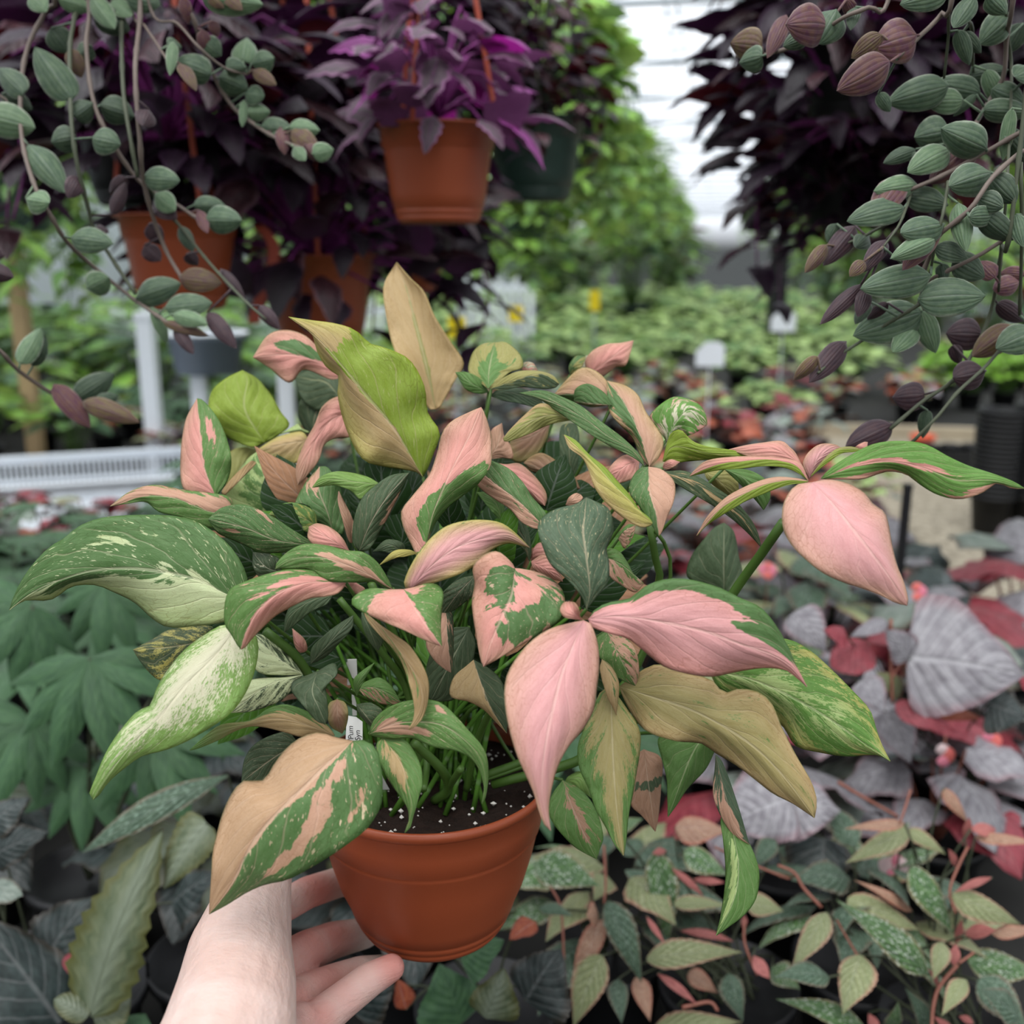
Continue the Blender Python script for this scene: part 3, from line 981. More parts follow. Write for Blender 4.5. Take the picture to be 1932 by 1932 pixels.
# yellow sticky cards on stakes
for i, (x, y, w_, h_, d, where) in enumerate([(862, 618, 34, 40, 3.3, 'largest of the three, right of the tall tan leaf'), (973, 592, 28, 30, 4.2, 'middle one of the three'), (1122, 567, 20, 38, 5.0, 'right and farthest of the three')]):
    p = P(x, y, d)
    t_ = thing('sticky_card', (p[0], p[1], BZ), 'yellow sticky card on a stake, ' + where, 'sticky card')
    w, h = w_ / 1932 * d, h_ / 1932 * d
    mb = MB()
    box(mb, (0, 0, p[2] - BZ), (w, .003, h), .1 * i)
    link('card', mb.mesh('card', M['yellow'], smooth=False), t_)
    mb = MB()
    tube(mb, [(0, .004, 0), (0, .004, p[2] - BZ)], .004, seg=6, n=3)
    link('stake', mb.mesh('stake', M['steel']), t_)
# white tags
for i, (x, y, w_, h_, d, where) in enumerate([(1340, 668, 54, 46, 3.4, 'upright among the seedlings right of the pink top leaf'), (1478, 605, 46, 40, 4.6, 'beside the black post under the dark foliage')]):
    p = P(x, y, d)
    t_ = thing('plant_tag', (p[0], p[1], BZ), 'pale blue-white blank plant tag ' + where, 'label')
    w, h = w_ / 1932 * d, h_ / 1932 * d
    mb = MB()
    V = []
    for yy in (-.001, .001):
        V += [(-w / 2, yy, -h / 2), (w / 2, yy, -h / 2), (w / 2, yy, h * .3), (w * .3, yy, h / 2), (-w * .15, yy, h / 2), (-w / 2, yy, h * .1)]
    V = [(a, b, c + p[2] - BZ) for a, b, c in V]
    mb.add(V, [(0, 1, 2, 3, 4, 5), (11, 10, 9, 8, 7, 6)] + [(j, (j + 1) % 6, (j + 1) % 6 + 6, j + 6) for j in range(6)])
    link('tag_card', mb.mesh('tag_card', M['white_plastic'], smooth=False), t_)
    mb = MB()
    box(mb, (0, .002, (p[2] - BZ) / 2), (.004, .001, p[2] - BZ))
    link('stake', mb.mesh('stake', M['white_plastic'], smooth=False), t_)
# white picket-like panel (empty white bench end) far behind
for i, (x0, x1, y0, y1, d, lab) in enumerate([(860, 1010, 520, 645, 7.0, 'white slatted bench end behind the yellow cards'), (190, 470, 585, 690, 5.2, 'white slatted bench end behind the hanging vines at left'), (480, 730, 560, 660, 6.2, 'white slatted bench end behind the tall tan leaf')]):
    a, b = P(x0, y1, d), P(x1, y0, d)
    t_ = thing('slatted_panel', ((a[0] + b[0]) / 2, a[1], 0), lab, 'panel')
    n = int((x1 - x0) / 14)
    w = b[0] - a[0]
    for k_ in range(n):
        mb = MB()
        hs = b[2] * rg.uniform(.93, 1.03)
        box(mb, (-w / 2 + w * (k_ + .5) / n, 0, hs / 2), (w / n * .62, .02, hs))
        link('slat', mb.mesh('slat', M['white_plastic'], smooth=False), t_)
    for zz in (b[2] - .08, .3):
        mb = MB()
        box(mb, (0, .02, zz), (w, .02, .04))
        link('rail', mb.mesh('rail', M['white_plastic'], smooth=False), t_)

# ------------------------------------------------------------------ hanging baskets
def cloud(seed, n, rad, L, W, mats, droop=.5, prof='lance', trail=0, trail_len=.3, serr=0.0, tone=(.6, 1.2), n_=7, m_=2, zc=0.0, L2=None, wave=0.):
    r_ = random.Random(seed)
    mb = MB()
    for i in range(n):
        a = r_.uniform(0, 6.283)
        el = math.asin(r_.uniform(-.6, 1))
        f = r_.uniform(.35, 1) ** .6
        c = np.array([math.cos(a) * math.cos(el) * rad[0] * f, math.sin(a) * math.cos(el) * rad[1] * f, math.sin(el) * rad[2] * f + zc])
        dr = np.array([math.cos(a), math.sin(a), -droop + r_.uniform(-.5, .7)]) + np.array([r_.uniform(-.4, .4) for _ in range(3)])
        dr /= np.linalg.norm(dr)
        l = L * r_.uniform(.6, 1.2)
        leaf3(mb, c, c + dr * l, (math.cos(a) + r_.uniform(-.5, .5), math.sin(a) + r_.uniform(-.5, .5), .7 + r_.uniform(-.5, .5)), W * l, prof, rnd=r_, n=n_, m=m_, serr=serr,
              tone=r_.uniform(*tone), mi=r_.randrange(len(mats) - 1), cup=.25, wave=wave)
        if i % 3 == 0:
            tube(mb, [(0, 0, zc - rad[2] * .3), c * np.array([.6, .6, 1]) + np.array([0, 0, .02]), c], .0025, .0015, 5, 6, mi=len(mats) - 1)
    for k_ in range(trail):
        a = r_.uniform(0, 6.283)
        p = np.array([math.cos(a) * rad[0] * .7, math.sin(a) * rad[1] * .7, zc])
        ln = trail_len * r_.uniform(.5, 1.1)
        q = [p, p + np.array([math.cos(a) * .05, math.sin(a) * .05, -.03]), p + np.array([math.cos(a) * .07 + r_.uniform(-.03, .03), math.sin(a) * .07, -ln * .6]), p + np.array([math.cos(a) * .07, math.sin(a) * .07, -ln])]
        tube(mb, q, .0025, .0015, 5, 12, mi=len(mats) - 1)
        cc = catmull(q, int(ln / (L * .38)) + 3)
        for j, c in enumerate(cc):
            th = j * 2.4 + a
            dr = np.array([math.cos(th), math.sin(th), -.6])
            l = (L2 or L) * r_.uniform(.7, 1.1)
            leaf3(mb, c, c + dr / np.linalg.norm(dr) * l, (math.cos(th) * .8, math.sin(th) * .8, .7), W * l, prof, rnd=r_, n=n_, m=m_, tone=r_.uniform(*tone), mi=r_.randrange(len(mats) - 1), serr=serr, wave=wave)
    return mb.mesh('foliage', [M[k] for k in mats], smooth=True)


def basket(x, y, w_, d, label, fol, potmat='terracotta', h_ratio=1.0, wires=3, wirelen=.5, rot=0.3, group=None, name='hanging_basket', cat='hanging plant', k=None):
    """pot whose rim centre is seen at (x, y); foliage mesh grows around the rim"""
    R = w_ / 2 / 1932 * d
    H = R * 2 * .78 * h_ratio
    c = P(x, y, d)
    t_ = thing(name, (c[0], c[1], c[2] - H), label, cat, group)
    mb = MB()
    lathe(mb, [(0, 0), (R * .62, 0), (R * .68, H * .03), (R * .715, H * .075), (R * .70, H * .085), (R * .725, H * .095), (R * .74, H * .14), (R * .73, H * .15), (R * .75, H * .16),
               (R * .80, H * .3), (R * .89, H * .74), (R * .90, H * .76), (R * .93, H * .78), (R * .965, H * .97), (R * 1.03, H * .975), (R * 1.03, H), (R * .97, H), (R * .93, H * .9), (0, H * .88)], (0, 0, 0), 48)
    link('pot', mb.mesh('pot', M[potmat]), t_)
    mb = MB()
    lathe(mb, [(0, H * .9), (R * .5, H * .91), (R * .93, H * .9)], (0, 0, 0), 24)
    link('soil', mb.mesh('soil', M['soil']), t_)
    for i in range(wires):
        a = rot + i * 2 * math.pi / wires
        mb = MB()
        tube(mb, [(R * 1.02 * math.cos(a), R * 1.02 * math.sin(a), H * .97), (R * .55 * math.cos(a), R * .55 * math.sin(a), H + wirelen * .5), (0, 0, H + wirelen)], R * .035 + .0008, seg=6, n=12)
        link('hanger_strap', mb.mesh('hanger_strap', M['terracotta_wire'] if potmat == 'terracotta' else M['blackpot']), t_)
    mb = MB()
    tube(mb, [(0, 0, H + wirelen), (0, 0, H + wirelen + .06), (.015, 0, H + wirelen + .075), (.03, 0, H + wirelen + .05)], .002, seg=6, n=12)
    link('hook', mb.mesh('hook', M['steel']), t_)
    f = link('foliage', fol, t_, (0, 0, H))
    if k:
        f.scale = (k, k, k)
    return t_


GYN = cloud(1, 75, (.10, .10, .10), .072, .27, ['gyn', 'gyn', 'gyn', 'gynp', 'gyn', 'stem_purple'], prof='wing', serr=.22, zc=.04, trail=0, tone=(.7, 1.2), n_=10)
DKF = cloud(23, 230, (.21, .18, .15), .10, .24, ['dark', 'dark', 'maroon', 'dark', 'stem_purple'], prof='wing', zc=.14, trail=2, trail_len=.15, tone=(.25, .95), serr=.1, n_=8)
DK = [cloud(s, 330, (.25, .2, .24), .10, .24, ['dark', 'dark', 'maroon', 'dark', 'stem_purple'], prof='wing', zc=.07, trail=4, trail_len=.25, tone=(.25, .95), serr=.1, n_=8) for s in (21, 22)]  # low tones add to the shade put into the foliage colour
DKH = cloud(24, 380, (.21, .18, .27), .10, .24, ['dark', 'dark', 'maroon', 'dark', 'dark', 'stem_purple'], prof='wing', zc=-.05, trail=5, trail_len=.3, tone=(.25, .95), serr=.1, n_=8)
MAR = cloud(31, 230, (.17, .17, .26), .07, .28, ['maroon', 'dark', 'maroon', 'stem_dark'], prof='wing', zc=.12, trail=6, trail_len=.25, serr=.18)
POTH = [cloud(s, 150, (.20, .20, .20), .10, .34, ['pothos', 'pothosd', 'pothos', 'stem'], prof='rex', zc=.06, trail=14, trail_len=.5, tone=(.8, 1.15)) for s in (41, 42)]
FERN = cloud(51, 190, (.26, .26, .20), .12, .14, ['pothosd', 'pothos', 'pothosd', 'pothos', 'stem'], prof='lance', zc=.06, trail=8, trail_len=.45)

basket(825, 238, 228, 1.15, 'terracotta hanging pot of velvety purple leaves, hanging nearest the centre above the held plant', GYN, rot=.2, wirelen=.34, k=.97)
basket(1050, 150, 220, 2.15, 'brightest green trailing basket right of the maroon one, edge against the pale roof', POTH[1], 'greenpot', wirelen=.5, k=.7)
basket(335, 405, 224, 1.35, 'terracotta hanging pot half behind the grey-green vines at left', DKF, rot=1.2)
basket(600, 480, 215, 1.55, 'shaded terracotta hanging pot almost buried in dark purple foliage left of centre', DK[1], rot=.7, wirelen=.6)
st_ = bpy.data.objects['hanging_basket.002']
mb = MB()
for off in np.linspace(-.006, .006, 5):
    tube(mb, [P(487, 425, 1.42) + RT * off, P(515, 462, 1.42) + RT * off, P(512, 515, 1.42) + RT * off, P(487, 575, 1.42) + RT * off, P(478, 610, 1.42) + RT * off], .0022, seg=6, n=20)
part('hanger_strap', mb, M['terracotta_wire'], st_)
basket(785, 462, 112, 2.2, 'small terracotta pot hanging low behind the tall tan leaf', DK[0], rot=.1, wirelen=.8, k=.6)
basket(520, 130, 220, 1.62, 'topmost dark purple hanging basket between the vines and the central pot', DKH, 'blackpot', wirelen=.35)
basket(720, 150, 210, 1.75, 'dark purple hanging basket right behind the velvety purple one', DK[0], 'blackpot', wirelen=.45, rot=.9)
basket(250, 210, 220, 1.5, 'dark purple hanging basket behind the grey-green vines at far left', DK[1], 'blackpot', wirelen=.45, rot=2)
basket(1010, 225, 190, 1.75, 'maroon leaved hanging basket right of the central terracotta pot', MAR, 'greenpot', wirelen=.5, k=.62)
basket(1610, 60, 200, 1.45, 'dark purple hanging basket in the upper right behind the fuzzy vines', DKH, 'blackpot', wirelen=.35, k=.92)
basket(1590, 300, 160, 1.75, 'lower dark maroon hanging basket at right behind the fuzzy vines', DKH, 'blackpot', wirelen=.5, k=.7)
basket(1880, 60, 200, 1.5, 'dark purple hanging basket at the right edge behind the vines', DKH, 'blackpot', wirelen=.4, rot=1, k=.9)
k_ = 0
for side, u0, rows in (('left', -.60, [2.3, 3.1, 4.1, 5, 6, 7.2, 8.6, 10.2, 12, 14.5, 17.5, 21]), ('right', .66, [2.7, 3.6, 4.6, 5.8, 7.2, 9, 11, 13.5, 17, 21])):
    for i, v in enumerate(rows):
        c = G(u0 * (1.28 if v < 4 else 1.05) + rg.uniform(-.04, .04), v, 2.02 + rg.uniform(-.05, .05) - (.1 if i == 0 else 0))
        x, y, d = proj(c)
        near = i < 4
        nth = ordw(i + 1)
        lab = 'bright green trailing hanging basket in the %s row beside the aisle, %s' % (side, ORD[i]) if near else 'green trailing hanging basket, %s from the front, far down the %s row' % (nth, side)
        basket(x, y, 1932 * .26 / d, d, lab, [POTH[0], POTH[1], FERN][i % 3], 'greenpot', wirelen=.55, group='green hanging baskets in the %s row' % side if near else 'far green baskets, %s row' % side)
OUTL = [(-1.5, 3.4), (-2.1, 4.4), (-1.5, 5.4), (-2.6, 5.6), (-1.6, 7.3), (-2.6, 8), (-1.6, 10), (1.6, 4.4), (1.7, 6), (1.6, 8), (2.7, 7), (-3.6, 7), (-2.8, 11), (2.7, 10), (-2.2, 3.05), (-1.9, 2.5), (-2.9, 3.7), (-3.6, 5.2), (-3.2, 4.3), (-3.4, 9.5), (-.9, 5.0), (-1.0, 8.8), (-1.1, 12), (1.1, 12), (1.2, 9.1), (1.2, 15.1), (-1.2, 16), (-2.4, 15), (2.4, 14), (-3.8, 13), (3.6, 13)]
OUT = {True: sorted(v for u, v in OUTL if u < 0), False: sorted(v for u, v in OUTL if u >= 0)}
for i, (u, v) in enumerate(OUTL):
    c = G(u, v, 1.80 + rg.uniform(-.1, .15))
    x, y, d = proj(c)
    basket(x, y, 1932 * .26 / d, d, 'green hanging basket, %s from the front in the outer rows %s of the aisle' % (ordw(OUT[u < 0].index(v) + 1), 'left' if u < 0 else 'right'), [FERN, POTH[1], POTH[0]][i % 3], 'greenpot', wirelen=.55,
           group='outer green hanging baskets, ' + ('left' if u < 0 else 'right'))
# tall leafy plants standing on the floor and bench far back
mb = MB()
TALL = [rosette('foliage', s, 110, .42, 1.0, .24, .2, ['pothosd', 'palm', 'pothos', 'spotg', 'stem'], prof='lance', n_=6, m_=1, toneR=(.5, 1.2)) for s in (61, 62)]
BIGPOT = nursery_pot_mesh(.16, .26, 'greenpot')
i = 0
for v in (9.5, 11.5, 13.5, 16, 19.5, 24):
    un = 0
    for u in np.arange(-4.6, 4.7, 1.0 if v < 14 else 1.3):
        if abs(u - 0.35) < .3:
            continue
        un += 1
        zb = BZ if v < 13.8 and -4.4 < u < 1.1 else 0.0
        t_ = thing('floor_plant', G(u + rg.uniform(-.15, .15), v, zb), 'tall leafy green plant, %s from left in the %s row at the far end' % (ordw(un), ordw([9.5, 11.5, 13.5, 16, 19.5, 24].index(v) + 1)), 'foliage plant', 'tall green plants at the far end')
        link('pot', BIGPOT, t_)
        f = link('foliage', TALL[i % 2], t_, (0, 0, .22))
        s = rg.uniform(.8, 1.2) * (.85 if zb else 1.7)
        f.scale = (1.1, 1.1, s)
        t_.rotation_euler = (0, 0, rg.uniform(0, 6))
        i += 1
# ------------------------------------------------------------------ the held plant
FR = {'A': (0, 850, 2.76), 'B': (400, 480, 3.22), 'C': (900, 600, 3.22), 'D': (1400, 600, 3.22), 'E': (400, 1000, 3.22),
      'F': (900, 1050, 2.415), 'H': (280, 1500, 3.22), 'R': (1332, 0, 2.273), 'L': (0, 0, 2.273), 'S': (1382, 1382, 3.513),
      'T': (850, 1450, 2.972), 'U': (1382, 900, 3.513), 'W': (0, 1400, 3.63), 'X': (0, 0, 1)}


def px(fr, pts):
    ox, oy, k = FR[fr]
    return [(ox + x / k, oy + y / k) for x, y in pts]


RC = P(812, 1450, 0.62)      # centre of the pot rim
ROOT = RC + np.array([0, 0, -0.108])
hero = thing('potted_plant', ROOT, 'held terracotta pot with the large bushy plant of pink, cream and green leaves', 'potted plant')


def rim_profile(R, H):
    k = R / 0.0738
    o = [(0.0, -H), (0.030, -H), (0.038, -H + .001), (0.044, -H + .006), (0.0468, -H + .0105), (0.0462, -H + .0115), (0.0478, -H + .0125),
         (0.0492, -H + .0165), (0.0487, -H + .0175), (0.0503, -H + .0185), (0.0525, -H + .026), (0.0573, -H + .038), (0.0622, -H + .056),
         (0.0655, -H + .072), (0.0668, -.0335), (0.0664, -.0325), (0.0674, -.0315), (0.0688, -.020), (0.0694, -.0085), (0.0706, -.0070),
         (0.0730, -.0062), (0.0745, -.004), (0.0748, -.0018), (0.0738, 0), (0.0722, 0.0004), (0.0708, -.001), (0.0700, -.005),
         (0.066, -.030), (0.060, -.055), (0.045, -H + .012), (0.0, -H + .004)]
    return [(r * k, z) for r, z in o]


mb = MB()
lathe(mb, rim_profile(0.0738, 0.108), RC, 96)
part('pot', mb, M['terracotta'], hero)
mb = MB()
rr = random.Random(3)
NR = 26
Qs = np.zeros((NR, 72, 3))
for i in range(NR):
    for j in range(72):
        r = 0.069 * i / (NR - 1)
        a = 2 * math.pi * j / 71
        x, y = r * math.cos(a), r * math.sin(a)
        Qs[i, j] = RC + np.array([x, y, -0.011 + 0.004 * mnoise.noise(Vector((x * 60, y * 60, 0))) + 0.0022 * mnoise.noise(Vector((x * 300, y * 300, 1)))])
mb.grid(Qs)
part('soil', mb, M['soil'], hero)
mb = MB()
for i in range(170):
    a, r = rr.uniform(0, 6.283), 0.068 * math.sqrt(rr.random())
    c = RC + np.array([r * math.cos(a), r * math.sin(a), -0.0085])
    s = rr.choice([.0005, .0006, .0007, .0009, .0012, .0016])
    V = [c + s * np.array(q) * rr.uniform(.7, 1.3) for q in ((1, 0, 0), (-1, 0, .1), (0, 1, 0), (0, -1, .2), (0, 0, 1), (0, 0, -1))]
    mb.add(V, [(0, 2, 4), (2, 1, 4), (1, 3, 4), (3, 0, 4), (2, 0, 5), (1, 2, 5), (3, 1, 5), (0, 3, 5)])
o = part('perlite', mb, M['perlite'], hero, smooth=False)
o['kind'] = 'stuff'

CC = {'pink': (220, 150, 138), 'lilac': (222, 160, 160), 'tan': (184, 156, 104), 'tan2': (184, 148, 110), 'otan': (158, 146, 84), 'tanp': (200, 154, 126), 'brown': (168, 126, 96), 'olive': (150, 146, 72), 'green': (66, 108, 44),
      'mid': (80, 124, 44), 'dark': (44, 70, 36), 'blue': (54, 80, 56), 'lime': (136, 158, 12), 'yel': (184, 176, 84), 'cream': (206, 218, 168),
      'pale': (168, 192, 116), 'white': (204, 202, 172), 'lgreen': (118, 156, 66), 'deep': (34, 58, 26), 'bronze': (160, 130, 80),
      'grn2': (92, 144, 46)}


def dz(d):
    return 0.62 - (0.62 - d) * 0.78 if d < 0.62 else d


leaf_count = [0]
KN = {'otan': 'olive tan', 'pink': 'pink', 'lilac': 'pink', 'tan': 'tan', 'tanp': 'pink tan', 'brown': 'brown', 'olive': 'olive', 'green': 'green', 'mid': 'green',
      'dark': 'dark green', 'blue': 'dark green', 'lime': 'lime green', 'yel': 'yellow green', 'cream': 'cream', 'pale': 'pale green',
      'white': 'creamy white', 'lgreen': 'light green', 'deep': 'dark green', 'bronze': 'bronze', 'grn2': 'green'}


def lf(fr, mid, s1, s2, d0, d1, c1='pink', c2='green', a=1.0, b=1.0, spk=0.0, mot=0.0, edge=None, m=(), arch=0.006, fold=0.7, stem=True, back=1,
       nt=30, nc=8, tipc=None, root=None, name='leaf', side1=None):
    """leaf lofted from its midrib and its two margins; every row gets its own depth, so the blade arches and folds"""
    M0 = px(fr, mid)
    mid2 = catmull(M0, nt)
    e1 = catmull([M0[0]] + px(fr, s1) + [M0[-1]], nt)
    e2 = catmull([M0[0]] + px(fr, s2) + [M0[-1]], nt)
    leaf_count[0] += 1
    seed = leaf_count[0] * 3.37
    t = np.linspace(0, 1, nt)
    D0, D1 = (dz(d0), dz(d1)) if root is None else (d0, d1)
    dm = D0 + (D1 - D0) * t - arch * np.sin(math.pi * t)
    w1 = np.linalg.norm(e1 - mid2, axis=1) / 1932 * dm
    w2 = np.linalg.norm(e2 - mid2, axis=1) / 1932 * dm
    W = np.maximum(w1, w2)
    k = np.ones(5) / 5
    W = np.convolve(np.pad(W, 2, 'edge'), k, 'valid')
    s = np.linspace(-1, 1, 2 * nc + 1)
    Q = np.zeros((nt, 2 * nc + 1, 3))
    for i in range(nt):
        for j, sv in enumerate(s):
            ed, w = (e1[i], w1[i]) if sv < 0 else (e2[i], w2[i])
            off = (math.sqrt(max(0, W[i] ** 2 - w ** 2)) * fold + 0.16 * w) * back
            av = abs(sv)
            q = mid2[i] + (ed - mid2[i]) * av
            rid = 0.024 * W[i] * math.sin((t[i] - 0.5 * av) * (26 + seed % 7)) * math.sin(math.pi * min(1, av)) * math.sin(math.pi * t[i])
            wv = 0.05 * W[i] * math.sin(t[i] * 17 + seed + (2 if sv < 0 else 0)) * av ** 3
            groove = 0.05 * W[i] * math.exp(-(av / 0.06) ** 2)
            Q[i, j] = P(q[0], q[1], dm[i] + off * av ** 1.35 + rid + wv + groove * back)
    S, Tt = np.meshgrid(s, t)
    lo = np.clip((S + 0.06) / 0.12, 0, 1)
    bias = a * (1 - lo) + b * lo
    for (mt, ms, rt, rs, dv) in m:
        g = np.exp(-((Tt - mt) / rt) ** 2 - ((S - ms) / rs) ** 2)
        bias = bias + dv * g
    bias = np.clip(bias, -0.6, 1.6)
    C1 = np.zeros((S.size, 3)) + np.array(lin(CC[c1]))
    C2 = np.zeros((S.size, 3)) + np.array(lin(CC[c2]))
    if side1:
        fs = np.clip(0.5 - S * 6, 0, 1).reshape(-1, 1)
        C1 = C1 * (1 - fs) + np.array(lin(CC[side1])) * fs
    ee = CC[edge] if edge else None
    if c1 in ('pink', 'lilac') and edge is None:
        ee = CC['tanp']
    if ee:
        f = np.clip((np.abs(S) - 0.3) / 0.7, 0, 1) ** 1.2 * 0.9
        f = np.clip(f + np.clip((Tt - .7) / .3, 0, 1) * 0.5, 0, 1).reshape(-1, 1)
        C1 = C1 * (1 - f) + np.array(lin(ee)) * f
    if tipc:
        f = np.clip((Tt - .45) / .5, 0, 1).reshape(-1, 1)
        C1 = C1 * (1 - f) + np.array(lin(CC[tipc])) * f
        C2 = C2 * (1 - f) + np.array(lin(CC[tipc])) * f
    mbx = MB()
    pr = np.stack([bias, np.full_like(S, spk), np.full_like(S, mot)], -1).reshape(-1, 3)
    lp = np.stack([S, Tt, np.full_like(S, seed)], -1).reshape(-1, 3)
    Qf = Q.reshape(-1, 3)
    # make the lit (upper) side the front
    mbx.grid(Q, lp=lp, pr=pr, c1=C1, c2=C2)
    rt_ = root or hero
    nm = KN[c1] if min(a, b) > .6 else (KN[c2] if max(a, b) < .35 else KN[c1] + ' and ' + KN[c2])
    o = part(name, mbx, M['syn'], rt_, cols=True, label=nm + ' leaf')
    if root is None:
        md = o.modifiers.new('thickness', 'SOLIDIFY')
        md.thickness = 0.0005
        md.offset = 0
        if stem and fr != 'D' and leaf_count[0] % 5 not in (1, 3, 4):
            rs = random.Random(leaf_count[0])
            B = Q[0, nc]
            an, r = rs.uniform(0, 6.28), rs.uniform(0, 0.03)
            hor = B - RC
            hor[2] = 0
            p0 = RC + np.array([r * math.cos(an), r * math.sin(an) + .018, -0.012]) + hor * 0.06
            p1 = p0 + hor * 0.18 + np.array([0, 0.004, 0.035 + 0.02 * rs.random()])
            p2 = p0 * 0.35 + B * 0.65 + np.array([0, 0.02, -0.004])
            ms = MB()
            tube(ms, [p0, p1, p2, B + FW * 0.0012], 0.0014, 0.0009, 6, 16)
            part('stem', ms, M['stem'], hero)
    return o


# ---- back and top
lf('B', [(1360, 940), (1310, 720), (1240, 430), (1180, 200), (1122, 50)], [(1310, 930), (1200, 750), (1100, 560), (1050, 330), (1045, 180)],
   [(1390, 920), (1480, 760), (1530, 660), (1450, 530), (1350, 370), (1290, 230), (1210, 150)], .68, .70, 'tan', 'olive', spk=0, edge='tan', mot=.05, back=-1, m=[(.35, 0, .6, .03, -1.3)])
lf('B', [(1280, 1350), (1100, 1050), (930, 850), (800, 690), (640, 510), (465, 380)],
   [(1240, 1320), (1060, 1290), (940, 1260), (870, 1180), (800, 1010), (765, 850), (770, 740), (700, 690), (640, 590), (600, 470)],
   [(1310, 1300), (1350, 1200), (1385, 1080), (1310, 960), (1290, 800), (1200, 640), (1060, 570), (960, 540), (870, 460), (750, 420), (600, 400)],
   .58, .56, 'tan', 'lime', a=1, b=0, m=[(.86, .5, .13, .8, 1.3), (.75, -.1, .2, .12, -.9)], spk=.3, edge='yel', mot=0)
lf('B', [(800, 740), (665, 660), (480, 610), (250, 625)], [(740, 640), (640, 560), (560, 490), (450, 460), (340, 490)],
   [(720, 760), (560, 700), (470, 780), (350, 690)], .66, .66, 'pink', 'green', a=1, b=1, m=[(.45, -.35, .3, .3, -1.5)])
lf('B', [(320, 1145), (200, 940), (215, 770), (185, 705)], [(230, 1170), (50, 1080), (-20, 950), (0, 830), (90, 750)],
   [(370, 1120), (470, 1040), (420, 960), (370, 870), (280, 760)], .68, .69, 'lime', 'lime', a=0, b=0, mot=0)
lf('B', [(800, 900), (700, 780), (600, 760), (500, 740)], [(720, 900), (640, 950), (560, 900), (520, 820)], [(780, 760), (700, 700), (600, 700)], .70, .72, 'lime', 'deep', a=0, b=.1)
lf('B', [(640, 1150), (620, 1000), (700, 850), (760, 760)], [(560, 1060), (520, 960), (560, 860)], [(720, 1080), (760, 960), (790, 850)], .71, .72, 'olive', 'deep', a=0, b=0)
lf('X', [(407, 938), (385, 880), (378, 820), (372, 752)], [(375, 935), (345, 920), (341, 860), (350, 795)], [(430, 905), (436, 860), (416, 798), (386, 758)],
   .60, .62, 'pink', 'mid', a=1, b=.1, m=[(.6, .5, .3, .3, .4)], spk=.3)
lf('B', [(850, 960), (720, 1010), (600, 1180), (520, 1400)], [(800, 860), (680, 910), (620, 1040), (560, 1150), (510, 1290)],
   [(850, 1100), (740, 1120), (680, 1160), (650, 1250), (590, 1330)], .63, .60, 'pink', 'green', edge='brown', tipc='brown')
lf('B', [(590, 1130), (450, 1150), (275, 1190)], [(550, 1080), (480, 1085), (400, 1110), (330, 1150)], [(560, 1200), (510, 1270), (400, 1255), (330, 1225)],
   .66, .66, 'tan', 'green', a=.9, b=.75, edge='yel')
lf('B', [(560, 1090), (520, 1030)], [(450, 1080), (420, 1090)], [(590, 1080), (550, 1060)], .67, .67, 'pale', 'pale', stem=False)
lf('B', [(310, 1590), (325, 1400), (290, 1190)], [(200, 1580), (60, 1465), (140, 1350), (220, 1240)], [(400, 1545), (490, 1450), (520, 1330), (480, 1265), (360, 1250)],
   .63, .64, 'pale', 'mid', a=.45, b=1.0, mot=.25, m=[(.35, -.95, .5, .25, .6)], edge='pale')
lf('B', [(80, 1460), (160, 1380), (260, 1260)], [(60, 1440), (130, 1350), (230, 1260)], [(110, 1430), (190, 1350), (265, 1275)], .60, .62, 'bronze', 'bronze', stem=False)
lf('B', [(100, 1440), (170, 1300), (280, 1190)], [(60, 1300), (110, 1200), (200, 1170)], [(160, 1400), (220, 1300), (270, 1230)], .69, .70, 'lime', 'olive', a=.2, b=.2)
lf('A', [(1215, 300), (1100, 320), (900, 245), (700, 240), (575, 290)], [(1190, 240), (1080, 220), (950, 205), (800, 180), (680, 212)],
   [(1150, 390), (1080, 400), (950, 350), (830, 320), (760, 268), (660, 278)], .575, .56, 'tanp', 'mid', a=.45, b=.2, m=[(.45, -.35, .35, .3, .7), (.9, .3, .1, .5, .6)], spk=.5)
# ---- left side
lf('A', [(1230, 760), (1170, 745), (1050, 680), (900, 640), (700, 615), (500, 625), (300, 680), (160, 745), (50, 830)],
   [(1290, 700), (1270, 610), (1200, 500), (1080, 400), (960, 350), (800, 335), (560, 345), (420, 390), (330, 460), (250, 510), (150, 620), (80, 740)],
   [(1200, 880), (1000, 915), (880, 920), (800, 880), (700, 790), (600, 740), (500, 700), (380, 705), (310, 750), (250, 780), (130, 780)],
   .50, .53, 'cream', 'green', a=.02, b=.86, spk=.9, mot=.12, edge='pale', m=[(.55, -.55, .22, .16, .55), (.3, -.15, .2, .13, .55), (.8, .1, .15, .4, .2), (.75, .3, .15, .4, -.8), (.45, .1, .18, .15, -.8)], arch=.015)
lf('A', [(1215, 940), (1130, 1060), (960, 1230), (830, 1390), (700, 1520), (570, 1680), (485, 1818)],
   [(1170, 905), (1050, 970), (950, 1050), (870, 1150), (820, 1230), (780, 1330), (720, 1355), (650, 1430), (590, 1510), (540, 1600), (500, 1700), (465, 1790)],
   [(1300, 930), (1340, 980), (1345, 1060), (1320, 1170), (1270, 1280), (1200, 1370), (1100, 1440), (980, 1510), (860, 1560), (740, 1590), (640, 1660), (560, 1730), (500, 1815)],
   .475, .46, 'white', 'lgreen', a=.66, b=.54, mot=.7, edge='cream', m=[(.5, 1, .6, .35, -.4), (1, 0, .4, 1, -.5), (.5, -1, .6, .25, -.35), (.25, 0, .35, .35, .35)], arch=.012)
